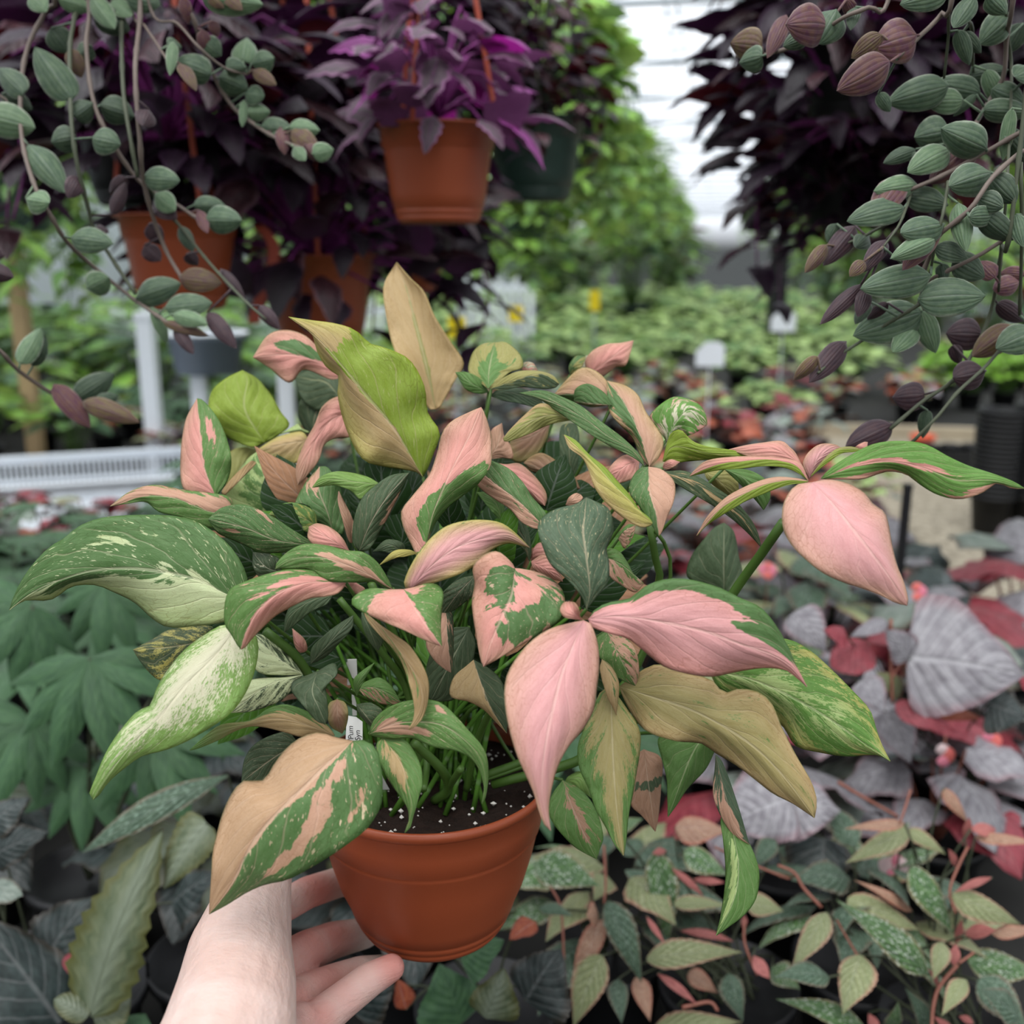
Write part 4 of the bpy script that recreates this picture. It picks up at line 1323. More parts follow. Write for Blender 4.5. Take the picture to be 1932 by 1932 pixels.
lf('A', [(1100, 985), (900, 1020), (695, 1038)], [(1100, 915), (900, 930), (800, 980)], [(1000, 1130), (900, 1190), (820, 1190), (740, 1110)], .57, .57, 'yel', 'deep', a=.42, b=.42, mot=.4)
lf('A', [(1575, 1170), (1400, 1220), (1200, 1365)], [(1480, 1180), (1330, 1190), (1260, 1230)], [(1480, 1290), (1400, 1330), (1300, 1360)], .55, .55, 'cream', 'deep', a=.75, b=.55, mot=.35)
lf('A', [(1575, 1165), (1450, 1080), (1320, 960)], [(1500, 1060), (1420, 1000), (1370, 960)], [(1450, 1170), (1340, 1150), (1290, 1050)], .55, .56, 'cream', 'deep', a=.45, b=.7, mot=.35)
lf('A', [(1800, 690), (1600, 690), (1450, 745), (1350, 830), (1290, 930), (1255, 1035)],
   [(1700, 660), (1650, 630), (1500, 620), (1340, 660), (1260, 690), (1200, 720), (1172, 790), (1170, 900), (1200, 950), (1235, 1010)],
   [(1795, 705), (1760, 745), (1700, 760), (1600, 775), (1450, 850), (1380, 910), (1320, 970), (1275, 1025)], .475, .45, 'pink', 'mid', a=.22, b=1.05,
   m=[(.3, -.3, .25, .22, .75), (.35, -.85, .2, .1, .5)], spk=.8, arch=.012)
lf('A', [(1640, 492), (1450, 470), (1270, 400), (1085, 358)], [(1600, 460), (1520, 410), (1430, 350), (1330, 300), (1250, 280), (1150, 300)],
   [(1600, 505), (1520, 525), (1450, 532), (1350, 530), (1290, 500), (1200, 460), (1130, 425)], .53, .51, 'tanp', 'green', a=.16, b=.2, spk=.9, m=[(.5, -.9, .2, .25, .4), (.75, .5, .12, .2, .5)])
lf('E', [(1098, 358), (950, 270), (800, 205), (650, 165), (480, 180), (385, 235)],
   [(1060, 280), (1000, 190), (920, 135), (820, 125), (700, 95), (570, 85), (480, 120), (400, 190)],
   [(1050, 350), (980, 312), (900, 318), (800, 315), (690, 305), (620, 250), (560, 235), (430, 232)], .48, .465, 'tanp', 'mid', a=.22, b=.12, spk=.9,
   m=[(.2, .1, .22, .3, .85), (.42, -.1, .2, .22, .6), (.6, -.25, .08, .2, .4)])
lf('E', [(1165, 362), (1230, 470), (1310, 590), (1395, 705)], [(1080, 362), (960, 356), (880, 390), (845, 440), (900, 490), (1050, 560), (1200, 625), (1320, 680)],
   [(1240, 345), (1310, 325), (1370, 335), (1405, 385), (1395, 480), (1388, 600)], .45, .435, 'pink', 'mid', a=1, b=.18, m=[(.3, -1, .22, .35, -1.1), (.12, .7, .2, .5, .45)], spk=.9)
lf('E', [(1210, 352), (1320, 230), (1480, 110), (1660, 50), (1800, 40), (1928, 106)], [(1165, 340), (1190, 250), (1260, 130), (1350, 30), (1450, -35), (1600, -62), (1750, -45), (1850, 25)],
   [(1350, 320), (1500, 270), (1640, 190), (1700, 120), (1800, 80)], .47, .49, 'lilac', 'mid', a=.95, b=.95, mot=.25, edge='yel', m=[(.3, -1, .5, .2, -.4)], arch=.012)
lf('B', [(1250, 1815), (1130, 1815), (1020, 1885)], [(1190, 1795), (1100, 1805)], [(1180, 1835), (1110, 1845)], .5, .49, 'yel', 'olive')
# ---- centre
lf('B', [(1295, 1790), (1335, 1600), (1385, 1470), (1460, 1300), (1560, 1110), (1635, 930)],
   [(1270, 1880), (1210, 1760), (1160, 1650), (1150, 1560), (1200, 1490), (1290, 1380), (1330, 1320), (1370, 1200), (1400, 1080), (1460, 1010), (1560, 960)],
   [(1310, 1740), (1350, 1640), (1430, 1540), (1530, 1460), (1620, 1390), (1690, 1290), (1700, 1200), (1695, 1100), (1665, 990)],
   .51, .53, 'pink', 'mid', a=1, b=.98, m=[(.28, .25, .2, .7, -1.2), (.22, -.1, .12, .3, -1.2), (.42, .9, .22, .42, -1.3)], spk=.5)
lf('B', [(895, 1800), (960, 1640), (1060, 1480), (1195, 1328)], [(855, 1750), (860, 1620), (900, 1500), (960, 1430), (1080, 1345)], [(960, 1790), (1040, 1650), (1100, 1530), (1155, 1420)],
   .545, .55, 'tanp', 'dark', a=.05, b=.22, m=[(.6, .9, .2, .3, .6)], spk=.3)
lf('B', [(1025, 1400), (850, 1380), (720, 1370), (610, 1415)], [(950, 1355), (850, 1328), (750, 1320), (660, 1352)], [(970, 1440), (905, 1490), (850, 1440), (750, 1402), (680, 1408)], .565, .56, 'pale', 'lgreen', a=.1, b=.1, spk=.3)
lf('B', [(740, 1700), (700, 1560), (650, 1430), (655, 1290)], [(640, 1640), (560, 1600), (500, 1540), (560, 1400)], [(800, 1690), (795, 1560), (780, 1420), (710, 1300)], .59, .60, 'tanp', 'green', a=.2, b=.12, m=[(.85, -.3, .2, .6, .7)], spk=.3)
lf('B', [(640, 1650), (520, 1590), (345, 1580)], [(620, 1560), (510, 1510), (420, 1520)], [(600, 1690), (500, 1660), (420, 1620)], .575, .57, 'yel', 'mid', a=.4, b=.4, mot=.3)
lf('B', [(835, 1805), (720, 1730), (590, 1655)], [(790, 1720), (720, 1660), (640, 1635)], [(760, 1800), (660, 1790), (585, 1730)], .52, .52, 'pink', 'green', a=.85, b=.9, mot=.3, edge='brown')
lf('B', [(855, 1750), (830, 1620), (770, 1440)], [(830, 1740), (790, 1600), (765, 1500)], [(870, 1700), (850, 1600), (800, 1500)], .57, .57, 'brown', 'brown', edge='tanp')
lf('B', [(870, 1780), (880, 1660), (890, 1560)], [(850, 1700), (860, 1620)], [(890, 1700), (900, 1620)], .565, .565, 'tanp', 'tanp')
lf('B', [(590, 1780), (500, 1770), (380, 1700), (300, 1640)], [(560, 1740), (450, 1700)], [(560, 1830), (450, 1790), (350, 1720)], .54, .53, 'lime', 'mid', a=.1, b=.3)
lf('B', [(420, 1930), (330, 1900), (250, 1810)], [(410, 1850), (340, 1820)], [(400, 1990), (300, 1970), (250, 1900)], .53, .53, 'white', 'deep', a=.3, b=.3)
lf('C', [(400, 1260), (250, 1110), (100, 1000), (-30, 880)], [(425, 1200), (390, 1150), (330, 1080), (280, 1000), (200, 920), (100, 870), (20, 850)],
   [(360, 1282), (270, 1240), (200, 1160), (100, 1095), (0, 1010)], .53, .55, 'tanp', 'green', a=.1, b=.65, spk=.3, m=[(.5, -.6, .2, .2, .3)])
lf('C', [(150, 1240), (110, 1120), (0, 1060)], [(170, 1180), (140, 1100), (60, 1060)], [(130, 1220), (60, 1140)], .55, .56, 'lime', 'mid', a=0, b=0)
lf('C', [(320, 1480), (280, 1330), (150, 1180)], [(330, 1400), (300, 1260), (220, 1180)], [(290, 1420), (220, 1340), (160, 1260)], .555, .56, 'tanp', 'dark', a=.2, b=.3, spk=.6)
lf('C', [(60, 870), (200, 930), (300, 1020), (412, 1140)], [(170, 890), (260, 885), (350, 960), (410, 1040), (425, 1095)], [(110, 930), (200, 970), (300, 1060), (370, 1120)], .60, .58, 'pink', 'green', edge='brown')
lf('C', [(60, 860), (120, 780), (150, 640)], [(70, 760), (90, 680)], [(150, 850), (220, 850), (200, 770), (165, 720)], .61, .62, 'brown', 'brown', edge='tanp')
lf('C', [(1074, 1252), (950, 1130), (830, 1010), (700, 870), (610, 785), (530, 710)], [(1000, 1272), (900, 1222), (800, 1140), (720, 1040), (680, 930), (640, 850), (560, 790)],
   [(1065, 1220), (990, 1170), (930, 1080), (860, 1000), (780, 910), (680, 830), (600, 745)], .475, .49, 'yel', 'lime', a=.85, b=.0, edge='tan', mot=.1)
lf('C', [(1015, 895), (940, 800), (800, 720), (650, 610), (480, 520), (258, 455)], [(1000, 850), (940, 780), (850, 700), (740, 620), (640, 540), (520, 480), (400, 440)],
   [(960, 855), (880, 812), (780, 762), (680, 702), (580, 632), (480, 562), (380, 492)], .55, .58, 'tanp', 'green', a=.2, b=.24, spk=.7)
lf('C', [(1048, 902), (1010, 760), (940, 600), (870, 480), (790, 382)], [(1000, 850), (940, 720), (860, 640), (800, 560), (790, 450)],
   [(1110, 840), (1132, 740), (1080, 650), (1020, 560), (980, 470), (900, 410)], .57, .60, 'tanp', 'green', a=.55, b=1.0, edge='tan', m=[(.6, -.2, .3, .3, -.6)])
lf('C', [(960, 700), (830, 530), (680, 470), (470, 465)], [(900, 600), (800, 400), (720, 320), (630, 303), (540, 380)], [(900, 640), (825, 530), (700, 520), (580, 510), (530, 480)],
   .60, .62, 'tanp', 'green', a=.95, b=.3, edge='tan', m=[(.6, .2, .3, .6, -.4)])
lf('C', [(820, 530), (700, 520), (590, 505)], [(780, 460), (680, 400), (600, 430)], [(780, 530), (700, 540), (620, 520)], .585, .60, 'tanp', 'green', a=.0, b=.5)
lf('C', [(680, 340), (780, 270), (950, 138)], [(655, 265), (700, 200), (780, 160), (870, 152)], [(750, 360), (840, 300), (900, 290), (930, 220)], .66, .66, 'pink', 'green')
lf('C', [(565, 345), (590, 280), (660, 230)], [(560, 290), (600, 235)], [(610, 330), (650, 270)], .66, .66, 'olive', 'green', a=.3, b=.6)
lf('C', [(600, 370), (640, 300), (690, 230)], [(610, 290), (650, 235)], [(650, 340), (690, 280)], .67, .67, 'white', 'mid', a=.6, b=.6)
lf('C', [(68, 430), (75, 300), (110, 150)], [(30, 400), (-50, 330), (-30, 220), (30, 160)], [(120, 400), (200, 330), (278, 300), (260, 220), (180, 150)],
   .61, .64, 'olive', 'mid', a=.75, b=.75, m=[(.25, 0, .35, .45, -1.2), (.6, 0, .6, .12, -1)], edge='olive')
lf('C', [(85, 430), (250, 370), (400, 340), (498, 400)], [(150, 370), (250, 325), (370, 322), (460, 350)], [(150, 440), (270, 420), (400, 432), (470, 425)], .61, .60, 'olive', 'deep', a=.9, b=.4, edge='olive')
lf('C', [(75, 470), (180, 450), (300, 480), (400, 520)], [(150, 430), (270, 430), (370, 470)], [(150, 500), (260, 520), (350, 540)], .62, .61, 'green', 'blue', a=.1, b=.1)
lf('C', [(70, 450), (-30, 400), (-130, 330)], [(20, 370), (-60, 330)], [(10, 460), (-70, 430)], .62, .62, 'mid', 'mid', a=.1, b=.1)
lf('C', [(270, 300), (320, 310), (375, 330)], [(290, 270), (340, 275)], [(290, 330), (340, 340)], .64, .64, 'pink', 'white', a=.5, b=.7)
lf('C', [(610, 620), (450, 590), (300, 640), (160, 732)], [(560, 580), (480, 545), (380, 520), (290, 590), (200, 680)], [(540, 625), (420, 655), (300, 712), (180, 752)], .58, .57, 'tan', 'olive', a=.35, b=.25, m=[(.8, -1, .5, .4, .5)])
lf('C', [(440, 650), (330, 720), (200, 760)], [(400, 620), (300, 660), (220, 700)], [(420, 740), (360, 830), (250, 880), (180, 820)], .64, .64, 'brown', 'brown', edge='olive')
lf('C', [(570, 960), (560, 800), (560, 640)], [(520, 900), (500, 770), (510, 660)], [(595, 960), (622, 800), (610, 660)], .63, .64, 'olive', 'dark', a=.3, b=.2)
lf('C', [(625, 1035), (450, 940), (285, 880)], [(590, 960), (500, 880), (400, 820), (330, 840)], [(560, 1040), (450, 985), (330, 930)], .60, .61, 'brown', 'dark', a=.8, b=.6, edge='bronze')
lf('C', [(1040, 905), (1050, 1050), (1085, 1180), (1105, 1322)], [(980, 920), (930, 1000), (930, 1070), (990, 1150), (1050, 1240)], [(1120, 920), (1190, 980), (1205, 1050), (1190, 1130), (1150, 1220), (1122, 1300)],
   .49, .475, 'tanp', 'green', a=.18, b=.85, spk=.6, mot=.15)
lf('C', [(985, 870), (900, 900), (800, 990)], [(920, 830), (850, 860), (795, 930)], [(970, 960), (880, 1000), (820, 1010)], .56, .56, 'pink', 'pink')
lf('C', [(1150, 745), (1220, 620), (1300, 560), (1396, 650)], [(1080, 650), (1050, 590), (1150, 500), (1230, 480), (1340, 520), (1390, 590)], [(1200, 732), (1280, 716), (1340, 690)], .585, .59, 'white', 'grn2', a=.45, b=.5, edge='pink')
lf('C', [(1130, 870), (1200, 780), (1400, 820), (1560, 835), (1772, 858)], [(1150, 780), (1180, 700), (1240, 680), (1300, 742), (1400, 780), (1550, 802), (1680, 835)], [(1200, 880), (1300, 868), (1500, 855), (1650, 862)],
   .53, .505, 'yel', 'lime', a=0, b=.35)
lf('C', [(1130, 910), (1160, 885), (1230, 875)], [(1140, 880), (1180, 860)], [(1160, 920), (1200, 900)], .52, .51, 'pink', 'pink')
lf('C', [(1120, 935), (1300, 990), (1450, 1090), (1600, 1210), (1726, 1390)], [(1250, 928), (1350, 968), (1450, 1030), (1560, 1105), (1640, 1190), (1700, 1290)], [(1200, 1000), (1330, 1080), (1450, 1150), (1560, 1230), (1650, 1310)],
   .51, .52, 'tan', 'dark', a=.25, b=.25, m=[(.5, 0, .5, .25, .35)], spk=.5)
lf('C', [(1380, 930), (1470, 990), (1560, 1090)], [(1450, 925), (1560, 940), (1590, 1040)], [(1400, 980), (1480, 1050)], .56, .56, 'olive', 'olive')
lf('C', [(1500, 915), (1640, 990), (1742, 1165)], [(1650, 925), (1760, 990), (1780, 1090)], [(1580, 990), (1670, 1080)], .545, .54, 'mid', 'mid', a=0, b=0)
lf('C', [(1500, 1690), (1500, 1480), (1500, 1245)], [(1380, 1640), (1275, 1570), (1300, 1450), (1380, 1340), (1440, 1275)], [(1590, 1670), (1612, 1560), (1590, 1450), (1560, 1300)], .64, .64, 'mid', 'dark', a=0, b=0, mot=.2)
lf('C', [(665, 1770), (685, 1650), (665, 1450), (645, 1300), (655, 1200), (665, 1092)], [(640, 1700), (560, 1600), (450, 1500), (395, 1380), (368, 1280), (390, 1220), (460, 1170), (540, 1145), (600, 1132)],
   [(720, 1700), (795, 1600), (800, 1480), (785, 1400), (826, 1300), (820, 1210), (790, 1150), (720, 1115)], .45, .475, 'tan', 'blue', a=.05, b=.05, spk=.9, arch=.012)
lf('F', [(172, 55), (155, 180), (110, 280), (60, 400), (30, 500)], [(150, 20), (90, -24), (20, 0), (-19, 51), (-10, 120), (-22, 190), (-20, 250), (0, 380), (18, 470)],
   [(230, 60), (320, 90), (380, 140), (400, 200), (380, 280), (300, 345), (190, 410), (90, 470)], .46, .445, 'pink', 'green', a=.62, b=.5, spk=.8, m=[(.22, -.35, .15, .35, -.9), (.3, .3, .1, .25, .7), (.55, .5, .2, .35, -.6), (.15, -.9, .3, .3, .5), (.9, 0, .2, 1, .4)])
lf('C', [(770, 1445), (880, 1500), (1012, 1612)], [(790, 1400), (860, 1415), (915, 1490), (950, 1560)], [(800, 1560), (880, 1625), (960, 1665)], .52, .51, 'tanp', 'mid', a=.1, b=.6, spk=.3)
lf('C', [(330, 1480), (430, 1530), (520, 1600)], [(400, 1440), (480, 1480)], [(350, 1530), (440, 1580)], .55, .55, 'pink', 'brown')
lf('C', [(330, 1480), (350, 1400), (420, 1370)], [(330, 1430), (370, 1370)], [(380, 1470), (430, 1430)], .56, .56, 'pink', 'brown')
lf('C', [(860, 1340), (900, 1290), (960, 1260)], [(870, 1300), (920, 1255)], [(900, 1400), (950, 1320)], .53, .53, 'tanp', 'mid', a=.3, b=.6)
lf('C', [(540, 1135), (590, 1100), (630, 1075)], [(560, 1090), (600, 1065)], [(580, 1140), (640, 1100)], .56, .56, 'tanp', 'tanp')
lf('F', [(485, 288), (455, 270), (425, 235), (420, 205)], [(440, 285), (395, 275), (378, 240), (395, 210)], [(470, 275), (463, 240), (445, 210)], .435, .435, 'pink', 'brown', mot=.2, edge='brown', back=-1)
# ---- right cluster
lf('D', [(405, 985), (350, 885), (200, 800), (50, 785), (-80, 800)], [(330, 830), (290, 785), (240, 748), (130, 758), (20, 775)], [(300, 890), (150, 862), (50, 845), (-20, 820)], .49, .51, 'pink', 'olive')
lf('D', [(400, 988), (330, 900), (200, 862), (50, 865), (-150, 890), (-318, 960)], [(350, 880), (200, 850), (0, 842), (-200, 862), (-280, 915)],
   [(370, 960), (280, 915), (150, 900), (0, 915), (-150, 925), (-270, 950)], .48, .50, 'pink', 'lime', a=1, b=.2, edge='tanp')
lf('D', [(402, 992), (280, 985), (150, 1010), (20, 1065), (-120, 1150), (-275, 1322)], [(330, 975), (200, 968), (80, 1000), (-40, 1055), (-120, 1110), (-215, 1210)],
   [(370, 1005), (280, 1015), (150, 1060), (20, 1115), (-100, 1185), (-210, 1255)], .475, .485, 'tanp', 'lime', a=1, b=.1)
lf('D', [(408, 970), (450, 870), (520, 810), (600, 790)], [(370, 890), (400, 820), (470, 768), (560, 768)], [(450, 930), (520, 865), (570, 815)], .49, .50, 'lilac', 'olive')
lf('D', [(420, 960), (500, 870), (600, 800), (728, 800)], [(480, 880), (560, 805), (650, 782)], [(520, 880), (600, 825), (680, 815)], .485, .49, 'olive', 'lime', a=.6, b=.3)
lf('D', [(680, 795), (720, 780), (762, 755)], [(700, 775), (740, 755)], [(720, 800), (755, 785)], .50, .50, 'pink', 'pink')
lf('D', [(480, 975), (700, 895), (900, 870), (1100, 910), (1300, 985), (1500, 985), (1716, 1035)],
   [(540, 910), (650, 840), (760, 780), (860, 752), (1000, 748), (1120, 770), (1250, 840), (1380, 900), (1520, 945), (1640, 990)],
   [(560, 980), (720, 980), (830, 945), (900, 930), (1000, 950), (1080, 1010), (1180, 1070), (1300, 1100), (1400, 1085), (1480, 1050), (1550, 1002), (1640, 1035)],
   .48, .475, 'pink', 'grn2', a=.2, b=.22, spk=.4, m=[(.25, -.05, .2, .15, .7), (.45, .05, .1, .15, .5), (.88, 1, .2, .35, 1.0), (.15, 1, .25, .25, 1), (.6, -.2, .1, .12, .5)], arch=.012)
lf('D', [(428, 1000), (560, 1140), (680, 1290), (790, 1430), (900, 1580), (1002, 1745)], [(330, 1015), (270, 1085), (243, 1170), (250, 1280), (300, 1380), (400, 1480), (500, 1555), (620, 1608), (750, 1650), (850, 1690), (930, 1730)],
   [(520, 982), (640, 1005), (740, 1060), (795, 1130), (865, 1180), (890, 1260), (910, 1380), (940, 1500), (980, 1600), (1006, 1700)], .46, .44, 'lilac', 'green', a=1.2, b=1.2, edge='tanp', arch=.014)
# ---- lower right
lf('F', [(1060, 520), (1250, 560), (1450, 650), (1620, 750), (1760, 850), (1882, 932)], [(1150, 420), (1280, 380), (1410, 375), (1520, 430), (1620, 520), (1720, 620), (1790, 700), (1820, 790), (1845, 860)],
   [(1100, 600), (1200, 650), (1380, 760), (1450, 860), (1550, 890), (1680, 910), (1760, 905), (1830, 905)], .56, .53, 'pale', 'grn2', a=.47, b=.52, mot=.35, edge='yel', arch=.012)
lf('F', [(650, 592), (800, 640), (980, 700), (1150, 790), (1300, 900), (1420, 1030), (1537, 1190)],
   [(700, 555), (750, 518), (830, 490), (950, 520), (1080, 570), (1120, 622), (1200, 602), (1290, 620), (1350, 680), (1380, 760), (1450, 900), (1520, 1020), (1548, 1110)],
   [(670, 650), (720, 740), (780, 800), (900, 840), (1020, 850), (1080, 890), (1180, 950), (1260, 1010), (1350, 1080), (1440, 1125)], .50, .47, 'otan', 'mid', a=.75, b=.8, mot=.35, edge='tan', arch=.012)
lf('F', [(1060, 790), (980, 900), (870, 1185)], [(900, 790), (825, 830), (845, 930), (865, 1020), (868, 1110)], [(1100, 840), (1080, 890), (1040, 970), (960, 1055), (910, 1130)], .55, .55, 'pale', 'mid', a=.2, b=.1, mot=.2)
lf('F', [(760, 880), (780, 1030), (812, 1252)], [(700, 920), (690, 1020), (700, 1130), (750, 1180)], [(840, 920), (838, 1050), (826, 1180)], .585, .58, 'brown', 'deep', a=1, b=1, edge='brown', m=[(.45, .3, .08, 1, -1)])
lf('F', [(390, 1020), (450, 1180), (545, 1378)], [(345, 1080), (325, 1150), (350, 1220), (430, 1310), (490, 1350)], [(470, 1060), (540, 1150), (575, 1270), (560, 1330)], .57, .56, 'brown', 'mid', a=.2, b=.3, m=[(.5, .05, .4, .25, .5)])
lf('F', [(400, 1030), (470, 1010), (520, 1100)], [(420, 1000), (480, 985)], [(430, 1060), (490, 1080)], .58, .58, 'lgreen', 'lgreen', a=0, b=0)
lf('F', [(610, 595), (615, 800), (625, 1000), (640, 1180), (667, 1362)], [(560, 620), (520, 720), (462, 850), (465, 960), (510, 1060), (540, 1150), (590, 1240), (625, 1310)],
   [(680, 690), (740, 790), (742, 880), (725, 990), (710, 1080), (690, 1180), (678, 1300)], .49, .47, 'otan', 'mid', a=.62, b=.66, mot=.35, m=[(.5, 0, .6, .3, .5), (.7, -1, .4, .5, -.6), (.8, .8, .3, .4, -.6)])
lf('F', [(1088, 905), (1130, 1080), (1180, 1250), (1240, 1310)], [(1085, 960), (1075, 1080), (1110, 1180), (1170, 1270)], [(1120, 940), (1160, 1050), (1200, 1170)], .535, .53, 'tanp', 'blue', a=.4, b=.1, m=[(.75, -.2, .25, .8, .8)], stem=False)
lf('F', [(1150, 1190), (1190, 1400), (1170, 1560), (1090, 1726)], [(1110, 1190), (1122, 1300), (1132, 1400), (1130, 1500), (1110, 1640)], [(1230, 1290), (1272, 1380), (1286, 1460), (1270, 1560), (1220, 1630), (1150, 1685)], .535, .52, 'pale', 'mid', a=.2, b=.15, m=[(.6, -.3, .5, .35, .5)], stem=True)
lf('F', [(590, 340), (640, 440), (722, 588)], [(540, 380), (560, 460), (640, 550)], [(650, 350), (720, 420), (738, 520)], .50, .495, 'tanp', 'mid', a=.3, b=.6, spk=.9)
lf('F', [(570, 470), (610, 560), (634, 722)], [(560, 520), (590, 630), (620, 690)], [(610, 500), (645, 570), (642, 660)], .485, .48, 'tan', 'green', a=.8, b=.6, edge='bronze')
lf('F', [(508, 285), (650, 272), (850, 300), (1050, 345), (1200, 400), (1350, 450), (1440, 510), (1502, 592)],
   [(540, 240), (600, 210), (700, 190), (760, 140), (850, 105), (960, 103), (1100, 140), (1200, 190), (1290, 230), (1360, 310), (1410, 400), (1435, 450), (1450, 490)],
   [(520, 320), (600, 350), (690, 375), (760, 430), (850, 500), (960, 535), (1070, 547), (1180, 525), (1300, 507), (1400, 515), (1452, 548)],
   .445, .45, 'lilac', 'green', a=1.1, b=1.2, edge='pink', m=[(.3, -1, .5, .28, -1.5), (.78, -.9, .16, .45, -1.1), (.74, -.42, .16, .10, -1.6)], arch=.014)
lf('F', [(485, 292), (440, 400), (385, 540), (350, 680), (320, 820), (300, 960), (300, 1100), (335, 1248)],
   [(440, 300), (330, 330), (230, 400), (150, 510), (125, 600), (130, 700), (150, 800), (180, 900), (220, 990), (260, 1080), (285, 1170), (315, 1235)],
   [(520, 310), (550, 400), (556, 500), (545, 600), (530, 700), (480, 790), (420, 860), (370, 950), (340, 1050), (325, 1150)], .44, .41, 'lilac', 'green', a=1.3, b=1.2, edge='tanp', arch=.014)
# ---- lower left and the inside of the plant
lf('E', [(858, 1283), (700, 1420), (560, 1560), (474, 1640), (314, 1810), (214, 1960), (144, 2110), (64, 2230), (-16, 2332)],
   [(760, 1262), (650, 1230), (540, 1262), (450, 1330), (380, 1420), (320, 1515), (250, 1525), (180, 1530), (110, 1620), (60, 1740), (30, 1850), (4, 1960), (-1, 2060), (-11, 2210)],
   [(930, 1280), (1000, 1330), (1030, 1450), (1037, 1580), (1020, 1690), (960, 1790), (914, 1840), (814, 1915), (734, 1970), (574, 2065), (454, 2125), (314, 2155), (194, 2210), (104, 2268)],
   .445, .44, 'tanp', 'green', a=1.35, b=.19, spk=1, side1='tan2', edge='tan2', m=[(.2, .25, .16, .12, .5), (.42, .45, .13, .10, .5), (.62, .6, .14, .12, .55), (.3, .75, .12, .12, .4)], arch=.016)
lf('E', [(955, 1238), (1100, 1180), (1250, 1165), (1400, 1185), (1530, 1270), (1620, 1370), (1660, 1500), (1640, 1662)],
   [(980, 1160), (1050, 1090), (1150, 1045), (1250, 1030), (1350, 1035), (1420, 1070), (1500, 1150), (1560, 1220), (1625, 1290), (1668, 1370), (1678, 1500), (1662, 1620)],
   [(1000, 1255), (1100, 1270), (1210, 1262), (1300, 1300), (1380, 1325), (1480, 1340), (1560, 1375), (1610, 1430), (1640, 1500), (1655, 1580)],
   .475, .45, 'tanp', 'mid', a=.12, b=.15, spk=.8, m=[(.12, 0, .1, .5, .7), (.3, .5, .12, .3, .6), (.42, -.7, .04, .15, .7)], arch=.012)
lf('E', [(745, 1248), (550, 1175), (380, 1145), (220, 1178), (60, 1232), (-136, 1338)], [(700, 1180), (620, 1120), (500, 1070), (420, 1060), (330, 1090), (270, 1140), (190, 1165), (60, 1180), (-30, 1240)],
   [(680, 1242), (540, 1255), (450, 1230), (330, 1200), (230, 1192), (130, 1225), (40, 1275), (-80, 1325)], .50, .505, 'tan', 'mid', a=.75, b=1, edge='tan', m=[(.35, -1, .3, .5, -.8)], tipc='grn2')
lf('E', [(520, 1290), (350, 1400), (180, 1530)], [(450, 1225), (280, 1285), (200, 1390)], [(450, 1420), (330, 1560), (230, 1580)], .53, .53, 'tan', 'deep', a=.1, b=.1, spk=.3)
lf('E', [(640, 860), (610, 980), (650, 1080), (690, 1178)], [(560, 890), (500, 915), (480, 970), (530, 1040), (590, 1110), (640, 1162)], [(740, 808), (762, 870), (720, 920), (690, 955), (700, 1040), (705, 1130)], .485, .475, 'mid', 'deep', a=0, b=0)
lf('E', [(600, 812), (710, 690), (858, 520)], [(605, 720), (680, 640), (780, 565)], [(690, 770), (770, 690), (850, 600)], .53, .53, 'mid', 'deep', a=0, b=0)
lf('E', [(925, 500), (1030, 590), (1130, 720), (1220, 850), (1270, 960), (1270, 1080), (1195, 1212)], [(950, 560), (1020, 640), (1100, 720), (1160, 820), (1205, 960), (1230, 1080), (1222, 1160)],
   [(1010, 570), (1130, 650), (1200, 700), (1280, 820), (1316, 930), (1310, 1040), (1280, 1140), (1235, 1192)], .465, .445, 'bronze', 'mid', a=.6, b=1, edge='tan')
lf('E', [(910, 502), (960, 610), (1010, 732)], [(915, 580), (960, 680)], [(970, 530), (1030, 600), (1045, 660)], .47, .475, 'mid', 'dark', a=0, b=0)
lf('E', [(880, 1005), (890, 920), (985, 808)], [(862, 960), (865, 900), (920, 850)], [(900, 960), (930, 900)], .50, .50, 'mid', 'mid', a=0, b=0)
lf('E', [(880, 960), (1000, 960), (1142, 1042)], [(940, 920), (1020, 898), (1090, 950)], [(930, 1010), (1010, 1050), (1090, 1062)], .525, .52, 'brown', 'mid', a=.1, b=.5)
lf('E', [(880, 1060), (930, 1120), (990, 1200)], [(890, 1110), (940, 1170)], [(960, 1050), (1030, 1090), (1020, 1150)], .51, .505, 'tan', 'dark', a=.1, b=.1, spk=.5)
lf('E', [(760, 1030), (765, 1130), (790, 1235)], [(715, 1050), (700, 1110), (720, 1190)], [(810, 1050), (828, 1110), (815, 1190)], .52, .52, 'brown', 'dark', edge='olive')
lf('E', [(1040, 1262), (1150, 1420), (1190, 1560), (1215, 1690), (1172, 1838)], [(1000, 1300), (1010, 1380), (1050, 1480), (1100, 1560), (1150, 1625), (1192, 1700), (1196, 1790)],
   [(1150, 1262), (1220, 1330), (1270, 1440), (1278, 1540), (1252, 1640), (1222, 1740), (1205, 1805)], .475, .455, 'tan', 'mid', a=.3, b=.2, mot=.2, m=[(.3, -.2, .25, .4, .5)])
lf('E', [(1590, 790), (1640, 950), (1700, 1090), (1790, 1232)], [(1540, 830), (1465, 900), (1448, 1010), (1560, 1042), (1650, 1090), (1730, 1170)], [(1680, 840), (1760, 920), (1790, 1050), (1795, 1150)], .52, .51, 'tan', 'deep', a=1, b=0)
lf('E', [(1560, 590), (1450, 800), (1330, 1035)], [(1450, 600), (1340, 720), (1295, 880), (1300, 980)], [(1600, 700), (1560, 880), (1480, 1020), (1400, 1040)], .545, .55, 'mid', 'deep', a=0, b=0)
